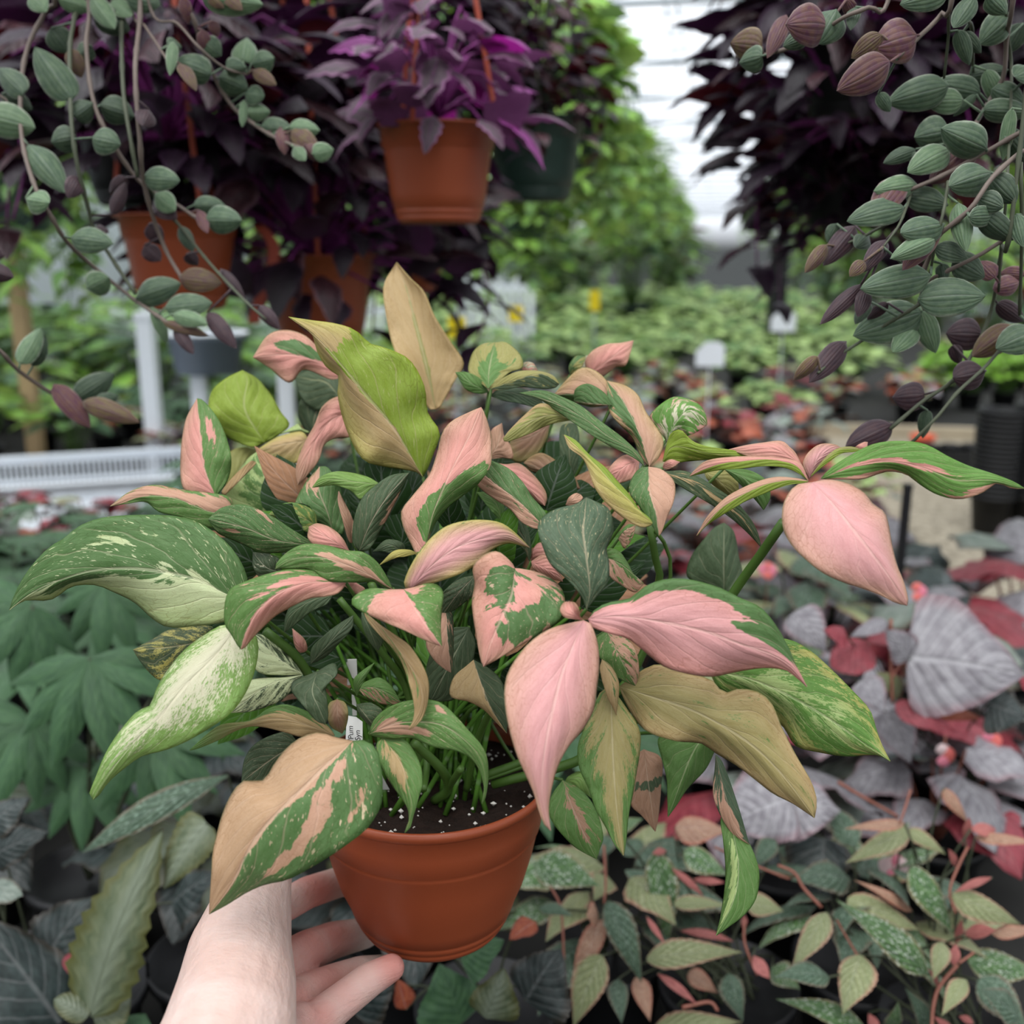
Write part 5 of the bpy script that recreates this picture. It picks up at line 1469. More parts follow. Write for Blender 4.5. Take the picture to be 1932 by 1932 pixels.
lf('E', [(1420, 480), (1430, 660), (1452, 864)], [(1340, 560), (1300, 690), (1350, 790), (1415, 845)], [(1460, 520), (1466, 700), (1456, 840)], .50, .495, 'tanp', 'deep', a=.85, b=.4)
lf('E', [(1602, 275), (1500, 380), (1392, 522)], [(1500, 300), (1400, 380), (1380, 450)], [(1595, 380), (1500, 465), (1430, 510)], .50, .50, 'tanp', 'dark', a=.1, b=.25, spk=.8)
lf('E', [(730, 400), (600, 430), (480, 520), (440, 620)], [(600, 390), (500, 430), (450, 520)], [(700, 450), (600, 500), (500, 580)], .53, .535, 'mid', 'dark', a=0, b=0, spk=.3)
lf('E', [(560, 740), (520, 680), (490, 600)], [(530, 740), (500, 690)], [(580, 720), (560, 660)], .55, .55, 'pink', 'brown')
lf('E', [(880, 330), (820, 290), (760, 310)], [(860, 290), (800, 280)], [(930, 360), (880, 390), (820, 350)], .49, .50, 'pink', 'brown')
lf('E', [(1180, 150), (1080, 90), (980, 130)], [(1160, 80), (1060, 60)], [(1140, 160), (1040, 130)], .54, .54, 'mid', 'deep', a=0, b=.3)

# fill-in leaves deep inside the bush
rr = random.Random(11)
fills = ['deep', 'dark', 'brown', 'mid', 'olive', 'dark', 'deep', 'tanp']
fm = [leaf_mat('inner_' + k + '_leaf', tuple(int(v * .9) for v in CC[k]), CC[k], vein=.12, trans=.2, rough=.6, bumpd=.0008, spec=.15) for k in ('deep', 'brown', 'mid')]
mb = MB()
cx, cy = 830, 1150
for i in range(260):
    a = rr.uniform(0, 6.283)
    r = math.sqrt(rr.random())
    x, y = cx + math.cos(a) * r * 380, cy + math.sin(a) * r * 290
    if y > 1290 or (y > 1330 and x > 1120) or (x > 1160 and y > 1000) or (x > 1180 and y < 960):
        continue
    d = rr.uniform(.585, .70)
    if y < 960:
        d += .06
    b0 = P(x, y, d)
    out = b0 - (RC + np.array([0, 0, .06]))
    out /= np.linalg.norm(out)
    dr = out + np.array([rr.uniform(-.5, .5), rr.uniform(-.5, .5), rr.uniform(-.7, .3)])
    dr /= np.linalg.norm(dr)
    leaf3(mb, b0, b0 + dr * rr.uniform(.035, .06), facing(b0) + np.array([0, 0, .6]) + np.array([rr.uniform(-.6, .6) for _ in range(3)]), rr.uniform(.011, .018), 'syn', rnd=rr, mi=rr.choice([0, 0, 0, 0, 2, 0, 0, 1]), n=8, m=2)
    if i % 4 == 0:
        p0 = RC + np.array([rr.uniform(-.035, .035), rr.uniform(-.035, .035), -.012])
        tube(mb, [p0, p0 * .6 + b0 * .4 + np.array([0, 0, .02]), b0], .0016, .0011, 6, 12, mi=2)
o = part('inner_foliage', mb, fm, hero)
# thick main stems seen above the soil and the two long flower-like stalks
for pts, r in (([(1478, 985), (1440, 1040), (1388, 1112), (1290, 1260), (1120, 1420), (930, 1480)], .0026), ([(1226, 990), (1236, 1050), (1243, 1100), (1200, 1260), (1060, 1400), (900, 1470)], .0022),
               ([(1236, 1000), (1255, 1030), (1262, 1100), (1180, 1290), (1040, 1420), (890, 1480)], .0011),
               ([(780, 1400), (835, 1455), (845, 1490), (820, 1510)], .0026), ([(640, 1130), (720, 1230), (770, 1310), (800, 1470)], .0020),
               ([(500, 1190), (560, 1240), (600, 1300), (700, 1420), (770, 1480)], .0026), ([(700, 1100), (740, 1190), (780, 1310), (800, 1480)], .0022),
               ([(930, 1330), (900, 1400), (880, 1490)], .002), ([(870, 1450), (850, 1480), (842, 1500)], .002), ([(800, 1490), (805, 1440), (795, 1330)], .0018)):
    ms = MB()
    n_ = len(pts)
    ds = np.linspace(.56, .60, n_)
    if r == .0026 and pts[0][0] > 1400:
        ds = np.linspace(.515, .60, n_)
    tube(ms, [P(x, y, d) for (x, y), d in zip(pts, ds)], r, r * 1.1, 8, 20)
    part('stem', ms, M['stem'], hero)

# plant label stuck in the soil behind the front leaves
tg = thing('plant_label', P(668, 1400, .565), 'small white plant label with black printing stuck in the held pot', 'label')
mb = MB()
n_ = 2
q = [P(652, 1398, .563), P(684, 1398, .563), P(684, 1362, .567), P(672, 1353, .568), P(654, 1350, .568)]
qb = [v + FW * .0005 for v in q]
low = [P(720, 1490, .60), P(735, 1490, .60)]
V = q + qb
mb.add(V, [(0, 1, 2, 3, 4), (9, 8, 7, 6, 5)] + [(i, (i + 1) % 5, (i + 1) % 5 + 5, i + 5) for i in range(5)])
V = [q[0] + FW * .0003, q[1] + FW * .0003, low[1], low[0]]
V += [v + FW * .0005 for v in V]
mb.add(V, [(0, 1, 2, 3), (7, 6, 5, 4), (0, 3, 7, 4), (1, 2, 6, 5)])
part('label_card', mb, M['label'], tg, smooth=False)
for txt, x, y in (('Syn', 680, 1398), ("'Pum", 667, 1398)):
    cu = bpy.data.curves.new('printing', 'FONT')
    cu.body = txt
    cu.size = .0046
    cu.extrude = .00005
    cu.materials.append(M['ink'])
    t_ = bpy.data.objects.new('tmp', cu)
    COL.objects.link(t_)
    bpy.context.view_layer.update()
    mt_ = bpy.data.meshes.new_from_object(t_.evaluated_get(bpy.context.evaluated_depsgraph_get()))
    bpy.data.objects.remove(t_)
    t_ = link('printing', mt_, tg)
    t_.location = Vector(P(x, y, .5622)) - tg.location
    t_.rotation_euler = (math.pi / 2 - PITCH, -math.pi / 2, 0)
tg2 = thing('plant_label', P(664, 1280, .60), 'white plant label tip half hidden deep among the stems of the held plant', 'label')
mb = MB()
box(mb, P(664, 1268, .60), (.006, .0006, .016), .1)
box(mb, P(668, 1320, .601), (.0025, .0006, .02), .1)
part('label_card', mb, M['label'], tg2, smooth=False)
# ------------------------------------------------------------------ the hand
def capsule(V, F, a, b, ra, rb, seg=20, rings=7):
    a, b = np.asarray(a), np.asarray(b)
    ax = b - a
    L = np.linalg.norm(ax)
    ax = ax / L
    ref = np.array([.2, .9, .3])
    u = np.cross(ax, ref)
    u /= np.linalg.norm(u)
    w = np.cross(ax, u)
    rows = []
    for i in range(rings + 1):
        th = math.pi / 2 * i / rings
        rows.append((-ra * math.cos(th), ra * math.sin(th), 0))
    for i in range(rings + 1):
        th = math.pi / 2 * i / rings
        rows.append((L + rb * math.sin(th), rb * math.cos(th), 1))
    base = sum(len(x) for x in V)
    vs = []
    for z, r, _ in rows:
        for j in range(seg):
            an = 2 * math.pi * j / seg
            vs.append(a + ax * z + (u * math.cos(an) + w * math.sin(an)) * max(r, 1e-5))
    V.append(vs)
    n = len(rows)
    for i in range(n - 1):
        for j in range(seg):
            F.append((base + i * seg + j, base + i * seg + (j + 1) % seg, base + (i + 1) * seg + (j + 1) % seg, base + (i + 1) * seg + j))
    F.append(tuple(base + j for j in range(seg))[::-1])
    F.append(tuple(base + (n - 1) * seg + j for j in range(seg)))


V, F = [], []


def chain(pts):
    q = [(P(x, y, d), r / 1932 * d) for x, y, d, r in pts]
    for (a, ra), (b, rb) in zip(q[:-1], q[1:]):
        capsule(V, F, a, b, ra, rb)


# pixel centre, depth, pixel radius
chain([(330, 2230, .40, 150), (385, 2080, .43, 140), (430, 1960, .46, 128), (446, 1870, .49, 112), (452, 1800, .515, 98), (470, 1730, .54, 80), (488, 1665, .56, 62), (508, 1600, .575, 50), (538, 1545, .585, 42)])
chain([(350, 2150, .44, 130), (420, 1980, .485, 118), (455, 1880, .52, 92)])
chain([(430, 1990, .49, 100), (475, 1950, .53, 76), (520, 1915, .56, 50)])
# palm behind the thumb
chain([(460, 1900, .53, 76), (470, 1810, .56, 50), (480, 1750, .585, 32)])
chain([(470, 1990, .51, 86), (540, 1955, .54, 50), (566, 1935, .55, 42)])
# index, middle, ring, little finger
chain([(490, 1745, .585, 34), (530, 1712, .61, 31), (580, 1684, .64, 30), (640, 1664, .675, 28), (700, 1660, .70, 25)])
chain([(470, 1850, .56, 42), (520, 1826, .585, 40), (580, 1794, .615, 38), (628, 1774, .64, 34), (690, 1760, .665, 28)])
chain([(490, 1920, .54, 46), (560, 1882, .575, 38), (625, 1855, .60, 34), (680, 1835, .615, 30), (722, 1826, .63, 24)])
chain([(545, 1970, .54, 46), (585, 1938, .555, 40), (640, 1893, .57, 35), (695, 1850, .582, 32), (738, 1826, .588, 26)])
me = bpy.data.meshes.new('body')
VV = np.concatenate([np.array(v) for v in V])
hroot = P(380, 2080, .43)
me.from_pydata((VV - hroot).tolist(), [], F)
tmp = bpy.data.objects.new('body', me)
COL.objects.link(tmp)
md = tmp.modifiers.new('r', 'REMESH')
md.mode = 'VOXEL'
md.voxel_size = .0013
md2 = tmp.modifiers.new('s', 'SMOOTH')
md2.factor = .6
md2.iterations = 9
dg = bpy.context.evaluated_depsgraph_get()
ev = tmp.evaluated_get(dg)
me2 = bpy.data.meshes.new_from_object(ev)
bpy.data.objects.remove(tmp)
me2.name = 'body'
co = np.zeros(len(me2.vertices) * 3)
me2.vertices.foreach_get('co', co)
co = co.reshape(-1, 3) + hroot
# redder skin on the fingers, tips and knuckles
pk = np.zeros(len(co))
for x, y, d, r, a in [(738, 1826, .588, .014, 1.0), (690, 1855, .58, .012, .5), (640, 1890, .57, .016, .55), (560, 1900, .56, .02, .6), (560, 1800, .61, .024, .95), (620, 1770, .63, .02, .8),
                      (575, 1690, .64, .022, 1.0), (580, 1930, .55, .02, .5), (600, 1860, .59, .02, .75), (520, 1830, .58, .015, .7), (520, 1950, .54, .018, .6), (600, 1920, .55, .016, .6), (560, 1960, .54, .02, .6), (650, 1870, .6, .015, .7), (430, 1950, .47, .02, .18)]:
    pk = np.maximum(pk, a * np.exp(-(np.linalg.norm(co - P(x, y, d), axis=1) / r) ** 2))
at = me2.attributes.new('pr', 'FLOAT_VECTOR', 'POINT')
at.data.foreach_set('vector', np.stack([pk, pk, pk], 1).astype(np.float32).ravel())
me2.materials.clear()
me2.materials.append(M['skin'])
me2.polygons.foreach_set('use_smooth', [True] * len(me2.polygons))
hand = link('person', me2, None, tuple(hroot))
tag(hand, "person's bare left hand and wrist holding the terracotta pot from the lower left", 'person')
# ------------------------------------------------------------------ trailing fuzzy vines
def vine_plant(label, pot_px, pot_d, vines, leaves, fr, dfun, stem_mats, seed, extra_strings=()):
    """hanging pot above the picture, its vines, and the leaves along them"""
    r_ = random.Random(seed)
    c = P(*pot_px, pot_d)
    t_ = thing('hanging_basket', (c[0], c[1], c[2] - .12), label, 'hanging plant')
    R, H = .12, .14
    mb = MB()
    lathe(mb, [(0, -H), (R * .62, -H), (R * .72, -H * .85), (R * .9, -H * .3), (R * .96, -.01), (R * 1.03, -.008), (R * 1.03, 0), (R * .97, 0), (R * .9, -.02), (0, -.025)], c, 40)
    part('pot', mb, M['terracotta'], t_)
    mb = MB()
    lathe(mb, [(0, -.018), (R * .9, -.018)], c, 24)
    part('soil', mb, M['soil'], t_)
    for i in range(3):
        a = .4 + i * 2.094
        mb = MB()
        tube(mb, [c + np.array([R * math.cos(a), R * math.sin(a), 0]), c + np.array([R * .4 * math.cos(a), R * .4 * math.sin(a), .3]), c + np.array([0, 0, .45])], .002, seg=6, n=8)
        part('hanger_strap', mb, M['terracotta_wire'], t_)
    curves = []
    for vi, (pts, r, mt) in enumerate(vines):
        pp = px(fr, pts)
        ds = [dfun(x, y) + .012 * math.sin(vi * 2.3 + i_) for i_, (x, y) in enumerate(pp)]
        Q = [P(x, y, d) for (x, y), d in zip(pp, ds)]
        top = Q[0]
        a = r_.uniform(0, 6.28)
        if pp[0][1] < 60 or pp[0][0] < 60 or pp[0][0] > 1870:
            dirv = top - c
            dirv[2] = 0
            dl = np.linalg.norm(dirv) + 1e-6
            rimp = c + dirv / dl * R * 1.0 + np.array([0, 0, .012])
            Q = [rimp * .85 + c * .15, rimp, (rimp + top) / 2 + dirv / dl * .01] + Q if np.linalg.norm(rimp - top) > .03 else [rimp] + Q
        ms = MB()
        tube(ms, Q, r, r * .7, 7, 8 * len(Q), nodes=.25)
        so = part('vine_stem', ms, M[mt], t_)
        curves.append((catmull(Q, 80), so))
    for (x0, y0, x1, y1, w, kd) in leaves:
        (a0, b0), (a1, b1) = px(fr, [(x0, y0), (x1, y1)])
        k = FR[fr][2]
        d = dfun(a0, b0)
        # attach to nearest vine
        best, bo, bq = 1e9, None, None
        p_ = P(a0, b0, d)
        for cc_, so in curves:
            dd = np.linalg.norm(cc_ - p_, axis=1)
            j = int(dd.argmin())
            if dd[j] < best:
                best, bo, bq = dd[j], so, cc_[j]
        dback = r_.uniform(-.01, .012)
        dn = d + (0 if best > .03 else (float((bq - CAM) @ FW) - d)) + (.004 if kd in 'dx' else -.004)
        hw = w / 2 / k / 1932 * dn
        Lp = math.hypot(a1 - a0, b1 - b0) / 1932 * dn
        dl = dback + (0.6 * hw * r_.choice([-1, 1]) if Lp < hw * 2.2 else 0)
        B, T = P(a0, b0, dn), P(a1, b1, dn + dl)
        ms = MB()
        mt = {'g': 'trad', 'p': 'tradp', 'o': 'trado', 'd': 'tradd', 'l': 'tradl', 'x': 'trad', 'y': 'tradl'}[kd]
        tone = {'x': .62}.get(kd, r_.uniform(.85, 1.1))
        leaf3(ms, B, T, facing(B) + np.array([r_.uniform(-.25, .25), 0, r_.uniform(-.1, .35)]), hw * 1.02, 'trad', bend=r_.uniform(.05, .16), cup=r_.uniform(.25, .7), rnd=r_, n=16, m=6, tone=tone, wave=.03)
        if best > .002:
            tube(ms, [bq, (bq + B) / 2, B], .0009, .0007, 5, 4)
        o = part('leaf', ms, M[mt], t_, parent=bo)
        md = o.modifiers.new('thickness', 'SOLIDIFY')
        md.thickness = .0007
    return t_, curves


RV = [([(1440, 530), (1364, 560), (1150, 680), (1000, 760), (860, 820)], 0.00185, 'stem_pale'),
      ([(1440, 590), (1364, 640), (1230, 760), (1130, 900), (1000, 1010), (960, 1100), (920, 1190)], 0.00185, 'stem_pale'),
      ([(1320, -30), (1290, 150), (1275, 330), (1215, 430), (1150, 540), (1080, 620)], 0.00185, 'stem_pale'),
      ([(1060, -30), (1010, 60), (960, 115), (900, 170), (820, 250)], 0.00185, 'stem_pale'),
      ([(790, -30), (700, 30), (600, 70), (520, 120), (400, 190), (250, 235), (130, 240)], 0.00158, 'stem_pale'),
      ([(1310, 940), (1270, 1060), (1250, 1200), (1200, 1400), (1080, 1610), (930, 1720), (790, 1840)], 0.00158, 'stem_green'),
      ([(1420, 1360), (1330, 1420), (1200, 1570), (1080, 1680), (990, 1790), (870, 1910)], 0.00145, 'stem_green'),
      ([(1440, 930), (1364, 970), (1180, 1090), (1020, 1170), (940, 1220), (900, 1350)], 0.00158, 'stem_pale'),
      ([(1120, -30), (1140, 120), (1145, 330)], 0.00145, 'stem_green'),
      ([(1050, -30), (1040, 150), (1020, 340)], 0.00119, 'stem_green'),
      ([(1040, 780), (1020, 900), (985, 1040), (960, 1180)], 0.00106, 'stem_green'),
      ([(1290, -30), (1310, 300), (1290, 800), (1265, 1060), (1255, 1250)], 0.00119, 'stem_green'),
      ([(1360, 500), (1350, 700), (1355, 1000), (1345, 1350)], 0.00145, 'stem_green'),
      ([(940, 1290), (860, 1340), (760, 1400), (640, 1480), (560, 1530), (480, 1600)], 0.00119, 'stem_green'),
      ([(800, 950), (740, 980), (640, 1030), (540, 1060)], 0.00106, 'stem_green'),
      ([(880, 830), (830, 960), (760, 1060)], 0.00092, 'stem_green')]
RL = [(905, 150, 722, 205, 190, 'p'), (790, 265, 560, 390, 160, 'p'), (755, 150, 622, 250, 90, 'o'), (520, 110, 342, 105, 175, 'p'), (345, 65, 262, 250, 75, 'p'), (240, 200, 103, 185, 140, 'o'),
      (560, 40, 480, 190, 150, 'g'), (440, 150, 330, 200, 80, 'g'), (240, 240, 140, 270, 110, 'g'), (1155, 600, 958, 790, 140, 'p'), (840, 765, 708, 940, 125, 'p'), (1000, 965, 842, 1160, 100, 'p'),
      (640, 968, 503, 1140, 95, 'd'), (520, 1050, 423, 1170, 65, 'o'), (775, 1028, 668, 1170, 75, 'd'), (680, 1120, 615, 1185, 60, 'o'), (665, 1220, 488, 1392, 70, 'd'), (690, 1240, 650, 1360, 70, 'd'),
      (600, 1465, 443, 1640, 100, 'd'), (480, 1530, 375, 1630, 60, 'o'), (938, 1690, 797, 1705, 130, 'd'), (800, 1820, 598, 1915, 115, 'd'), (1182, 1435, 1028, 1430, 140, 'd'), (1200, 1590, 1058, 1620, 130, 'd'),
      (1325, 1400, 1140, 1530, 120, 'o'), (780, 1300, 690, 1370, 50, 'd'), (1240, 1190, 1170, 1120, 80, 'p'), (1345, 1210, 1230, 1240, 90, 'p'), (1364, 1180, 1260, 1170, 70, 'p'),
      (1040, 370, 776, 440, 145, 'g'), (1175, 400, 965, 360, 120, 'g'), (1105, 430, 942, 440, 110, 'y'), (1160, 405, 1060, 500, 40, 'g'), (1045, 560, 892, 590, 150, 'g'), (1205, 640, 1008, 550, 150, 'g'),
      (1045, 640, 862, 740, 125, 'l'), (1222, 740, 1040, 800, 150, 'g'), (905, 790, 718, 820, 100, 'l'), (850, 890, 602, 950, 120, 'g'), (1020, 960, 833, 1000, 130, 'g'), (990, 1020, 790, 1110, 95, 'l'),
      (1080, 870, 1115, 1080, 90, 'l'), (1130, 930, 1245, 925, 90, 'g'), (965, 1180, 660, 1240, 145, 'g'), (912, 1280, 1200, 1270, 170, 'g'), (925, 1340, 630, 1440, 180, 'g'), (905, 1400, 800, 1510, 95, 'y'),
      (925, 1335, 985, 1515, 95, 'l'), (1420, 1420, 1242, 1495, 140, 'g'), (1060, 1110, 1195, 1190, 120, 'x'), (1200, 300, 1260, 460, 80, 'l'), (1312, 465, 1272, 690, 60, 'l'), (1420, 300, 1325, 330, 130, 'g'),
      (1310, 60, 1172, 190, 130, 'g'), (1150, -20, 1060, 120, 90, 'g'), (1040, -40, 830, 20, 120, 'g'), (1190, 470, 1400, 480, 100, 'g'), (1170, 850, 1275, 890, 100, 'x'), (985, 1060, 1120, 1110, 90, 'x'),
      (860, 840, 1040, 880, 110, 'x'), (740, 400, 790, 480, 60, 'g'), (1080, 130, 1130, 280, 70, 'g'), (1180, 920, 1320, 1030, 110, 'x'), (1330, 920, 1364, 1060, 80, 'g'), (600, 0, 640, 80, 60, 'p'),
      (1230, 380, 1364, 440, 110, 'g'), (1130, 330, 1300, 300, 90, 'x'), (1010, 1130, 1020, 1210, 60, 'x'), (840, 1130, 800, 1200, 50, 'x'), (700, 1010, 640, 1060, 80, 'x'), (560, 960, 520, 1040, 60, 'x'),
      (1220, 760, 1330, 870, 120, 'x'), (1280, 560, 1380, 700, 100, 'x'), (900, 640, 760, 700, 70, 'x'), (1060, 1480, 1090, 1560, 60, 'd'), (950, 1760, 930, 1880, 60, 'x'), (640, 30, 620, 130, 60, 'x'),
      (1100, 140, 1180, 230, 60, 'x'), (1210, -20, 1290, 60, 90, 'g'), (930, 700, 870, 660, 60, 'x'), (1360, 100, 1290, 230, 90, 'x'), (1250, 1300, 1364, 1380, 80, 'd'), (700, 1290, 640, 1390, 60, 'x')]
vine_plant('fuzzy grey-green trailing plant with purple leaf backs filling the upper right corner', (2010, -620), .66, RV, RL, 'R', lambda x, y: .60 + .05 * (1932 - x) / 600 + .03 * math.sin(x * .01 + y * .013), None, 71)
LV = [([(230, -40), (200, 40), (120, 200), (90, 380), (95, 600), (150, 800), (220, 930), (290, 1040), (420, 1160), (570, 1280), (720, 1385)], 0.00198, 'stem_pale'),
      ([(320, -40), (318, 80), (300, 210), (305, 500), (330, 700), (380, 900), (400, 980), (480, 1110), (580, 1260)], 0.00198, 'stem_green'),
      ([(375, -40), (370, 200), (400, 430), (470, 590), (600, 780), (760, 880), (850, 940)], 0.00198, 'stem_pale'),
      ([(515, -40), (520, 150), (530, 400), (560, 600), (590, 760)], 0.00198, 'stem_green'),
      ([(600, -40), (580, 300), (600, 600), (620, 800), (700, 1050), (790, 1210)], 0.00211, 'stem_pale'),
      ([(790, -40), (830, 80), (870, 200), (920, 330), (1000, 460), (1100, 540), (1200, 600), (1340, 655)], 0.00198, 'stem_pale'),
      ([(560, 20), (620, 110), (700, 230), (740, 300)], 0.00132, 'stem_pale'),
      ([(-60, 1430), (0, 1500), (80, 1590), (230, 1690), (350, 1745), (440, 1750)], 0.00198, 'stem_pale'),
      ([(610, 760), (690, 880), (780, 980), (900, 1130), (1050, 1290), (1140, 1370)], 0.00132, 'stem_green'),
      ([(640, 20), (760, 100), (850, 200), (960, 290), (1060, 320)], 0.00132, 'stem_pale'),
      ([(-60, 300), (20, 420), (60, 500), (92, 600)], 0.00132, 'stem_pale')]
LL = [(310, 425, 148, 200, 145, 'g'), (300, 210, 350, 335, 75, 'o'), (395, 200, 335, 240, 80, 'x'), (-70, 490, 152, 548, 150, 'y'), (100, 400, -10, 290, 110, 'g'), (10, 400, 140, 470, 90, 'x'),
      (318, 500, 402, 440, 100, 'x'), (430, 450, 578, 500, 120, 'x'), (325, 590, 218, 610, 115, 'x'), (395, 590, 518, 620, 120, 'g'), (120, 620, 285, 830, 125, 'g'), (110, 850, 212, 870, 110, 'l'),
      (305, 1020, 487, 1045, 115, 'g'), (372, 1240, 470, 1190, 110, 'l'), (583, 1275, 776, 1215, 120, 'g'), (770, 1190, 952, 1215, 105, 'o'), (708, 1320, 912, 1300, 110, 'g'), (740, 1345, 890, 1390, 75, 'y'),
      (700, 1380, 895, 1440, 50, 'o'), (655, 1320, 718, 1475, 55, 'l'), (890, 1340, 1015, 1495, 75, 'd'), (948, 1155, 1052, 1290, 50, 'd'), (1110, 1310, 1200, 1415, 60, 'd'), (750, 1400, 830, 1520, 60, 'd'),
      (85, 1560, 178, 1405, 90, 'l'), (140, 1570, 195, 1440, 70, 'x'), (318, 1715, 492, 1600, 110, 'x'), (232, 1650, 388, 1835, 95, 'p'), (355, 1722, 600, 1812, 90, 'o'), (410, 1725, 510, 1700, 60, 'x'),
      (640, 960, 700, 1050, 80, 'd'), (620, 1050, 690, 1120, 80, 'd'), (615, 760, 772, 775, 105, 'g'), (665, 830, 752, 905, 90, 'l'), (830, 880, 965, 880, 80, 'g'), (878, 940, 1038, 945, 120, 'g'),
      (850, 900, 890, 1000, 50, 'p'), (745, 180, 728, 325, 50, 'l'), (720, 200, 780, 200, 80, 'g'), (905, 320, 745, 260, 120, 'g'), (770, 270, 842, 390, 60, 'o'), (870, 170, 950, 240, 90, 'g'),
      (940, 330, 1065, 385, 120, 'g'), (1040, 260, 1060, 160, 110, 'l'), (970, 290, 1060, 290, 80, 'g'), (1080, 270, 1178, 250, 100, 'g'), (1085, 300, 1185, 365, 60, 'o'), (1050, 400, 1135, 415, 90, 'g'),
      (1050, 430, 1038, 545, 40, 'l'), (1060, 480, 1160, 480, 75, 'l'), (1120, 540, 1255, 555, 85, 'g'), (1240, 545, 1372, 560, 85, 'l'), (1250, 560, 1365, 640, 85, 'o'), (1205, 545, 1222, 665, 60, 'p'),
      (1340, 660, 1432, 640, 80, 'l'), (1310, 620, 1370, 690, 60, 'p'), (1260, 630, 1310, 690, 60, 'l'), (250, -10, 400, 40, 80, 'l'), (390, -20, 492, 125, 90, 'l'), (480, 0, 565, 70, 90, 'y'), (540, -20, 690, 20, 110, 'g'),
      (860, -20, 1130, 20, 130, 'l'), (890, -30, 960, 35, 60, 'o'), (960, -30, 1040, 45, 60, 'o'), (785, -10, 808, 105, 55, 'p'), (130, -30, 200, 50, 90, 'l'), (400, 60, 560, 130, 110, 'x'), (910, 90, 935, 160, 50, 'p'),
      (870, 130, 880, 230, 60, 'p'), (220, 120, 300, 230, 110, 'x'), (450, 1000, 420, 960, 50, 'd'), (660, 860, 760, 940, 90, 'd'), (640, 470, 610, 540, 90, 'd'), (770, 970, 830, 1080, 60, 'x'), (480, 920, 540, 780, 60, 'd'),
      (-60, 1150, 60, 1190, 80, 'd'), (-60, 1080, 20, 1100, 60, 'd'), (340, 760, 290, 850, 80, 'd'), (800, 1090, 850, 1140, 60, 'd'), (540, 760, 470, 830, 60, 'd')]
vine_plant('fuzzy grey-green trailing plant with long pale vines in the upper left', (260, -420), .80, LV, LL, 'L', lambda x, y: .74 + .00006 * x + .02 * math.sin(x * .012 + y * .009), None, 72)

# ------------------------------------------------------------------ nearest bench plants, leaf by leaf
def near_plant(name, label, cat, root_px, d, leaves, fr, dfun, stems=(), prof='wing', serr=.1, smat='stem_red', seed=1, lname='leaf', extra=None, wave=.02, cup=.2):
    r_ = random.Random(seed)
    x, y = px(fr, [root_px])[0]
    c = P(x, y, d)
    t_ = thing(name, (c[0], c[1], BZ), label, cat)
    pm = MB()
    r, h = .062, .10
    lathe(pm, [(0, 0), (r * .72, 0), (r * .95, h - .012), (r * 1.04, h - .012), (r * 1.05, h), (r, h), (r * .9, h - .014), (0, h - .014)], (c[0], c[1], BZ), 28)
    part('pot', pm, M['blackpot'], t_)
    top = np.array([c[0], c[1], BZ + .09])
    for lf_ in leaves:
        x0, y0, x1, y1, w, mt = lf_[:6]
        pf = lf_[6] if len(lf_) > 6 else prof
        (a0, b0), (a1, b1) = px(fr, [(x0, y0), (x1, y1)])
        k = FR[fr][2]
        d0 = dfun((a0 + a1) / 2, (b0 + b1) / 2) + r_.uniform(-.03, .03)
        B = P(a0, b0, d0)
        hw = w / 2 / k / 1932 * d0 * (.8 if mt == 'pinkb' else .92 if mt.startswith('spot') else 1)
        T = P(a1, b1, d0 + r_.uniform(-.03, .01))
        ms = MB()
        pf = 'lance' if mt == 'pinkb' else ('wingp' if pf == 'wing' and mt.startswith('spot') else pf)
        leaf3(ms, B, T, facing(B) + np.array([0, 0, .5]) + np.array([r_.uniform(-.2, .2) for _ in range(3)]), hw * 1.1, pf, bend=.08, cup=cup, rnd=r_, n=22, m=5, asym=r_.choice([-.15, .15]), serr=serr if pf == 'wing' else serr * .5,
              tone=r_.uniform(.45, .8) if mt == 'darksil' else r_.uniform(.8, 1.05), wave=wave)  # dark silver leaves toned down further, shade carried in their colour
        tube(ms, [B, B * .6 + top * .4 + np.array([r_.uniform(-.02, .02), .03, .0]), top + np.array([r_.uniform(-.03, .03), r_.uniform(-.02, .03), .0])], .0010, .0014, 5, 8, mi=1)
        part(lname, ms, [M[mt], M['stem_dark']], t_)
    for pts, r in stems:
        pp = px(fr, pts)
        ms = MB()
        tube(ms, [P(x, y, dfun(x, y) - .01) for x, y in pp], r * .6, r * .5, 6, 14)
        part('stem', ms, M[smat], t_)
    return t_


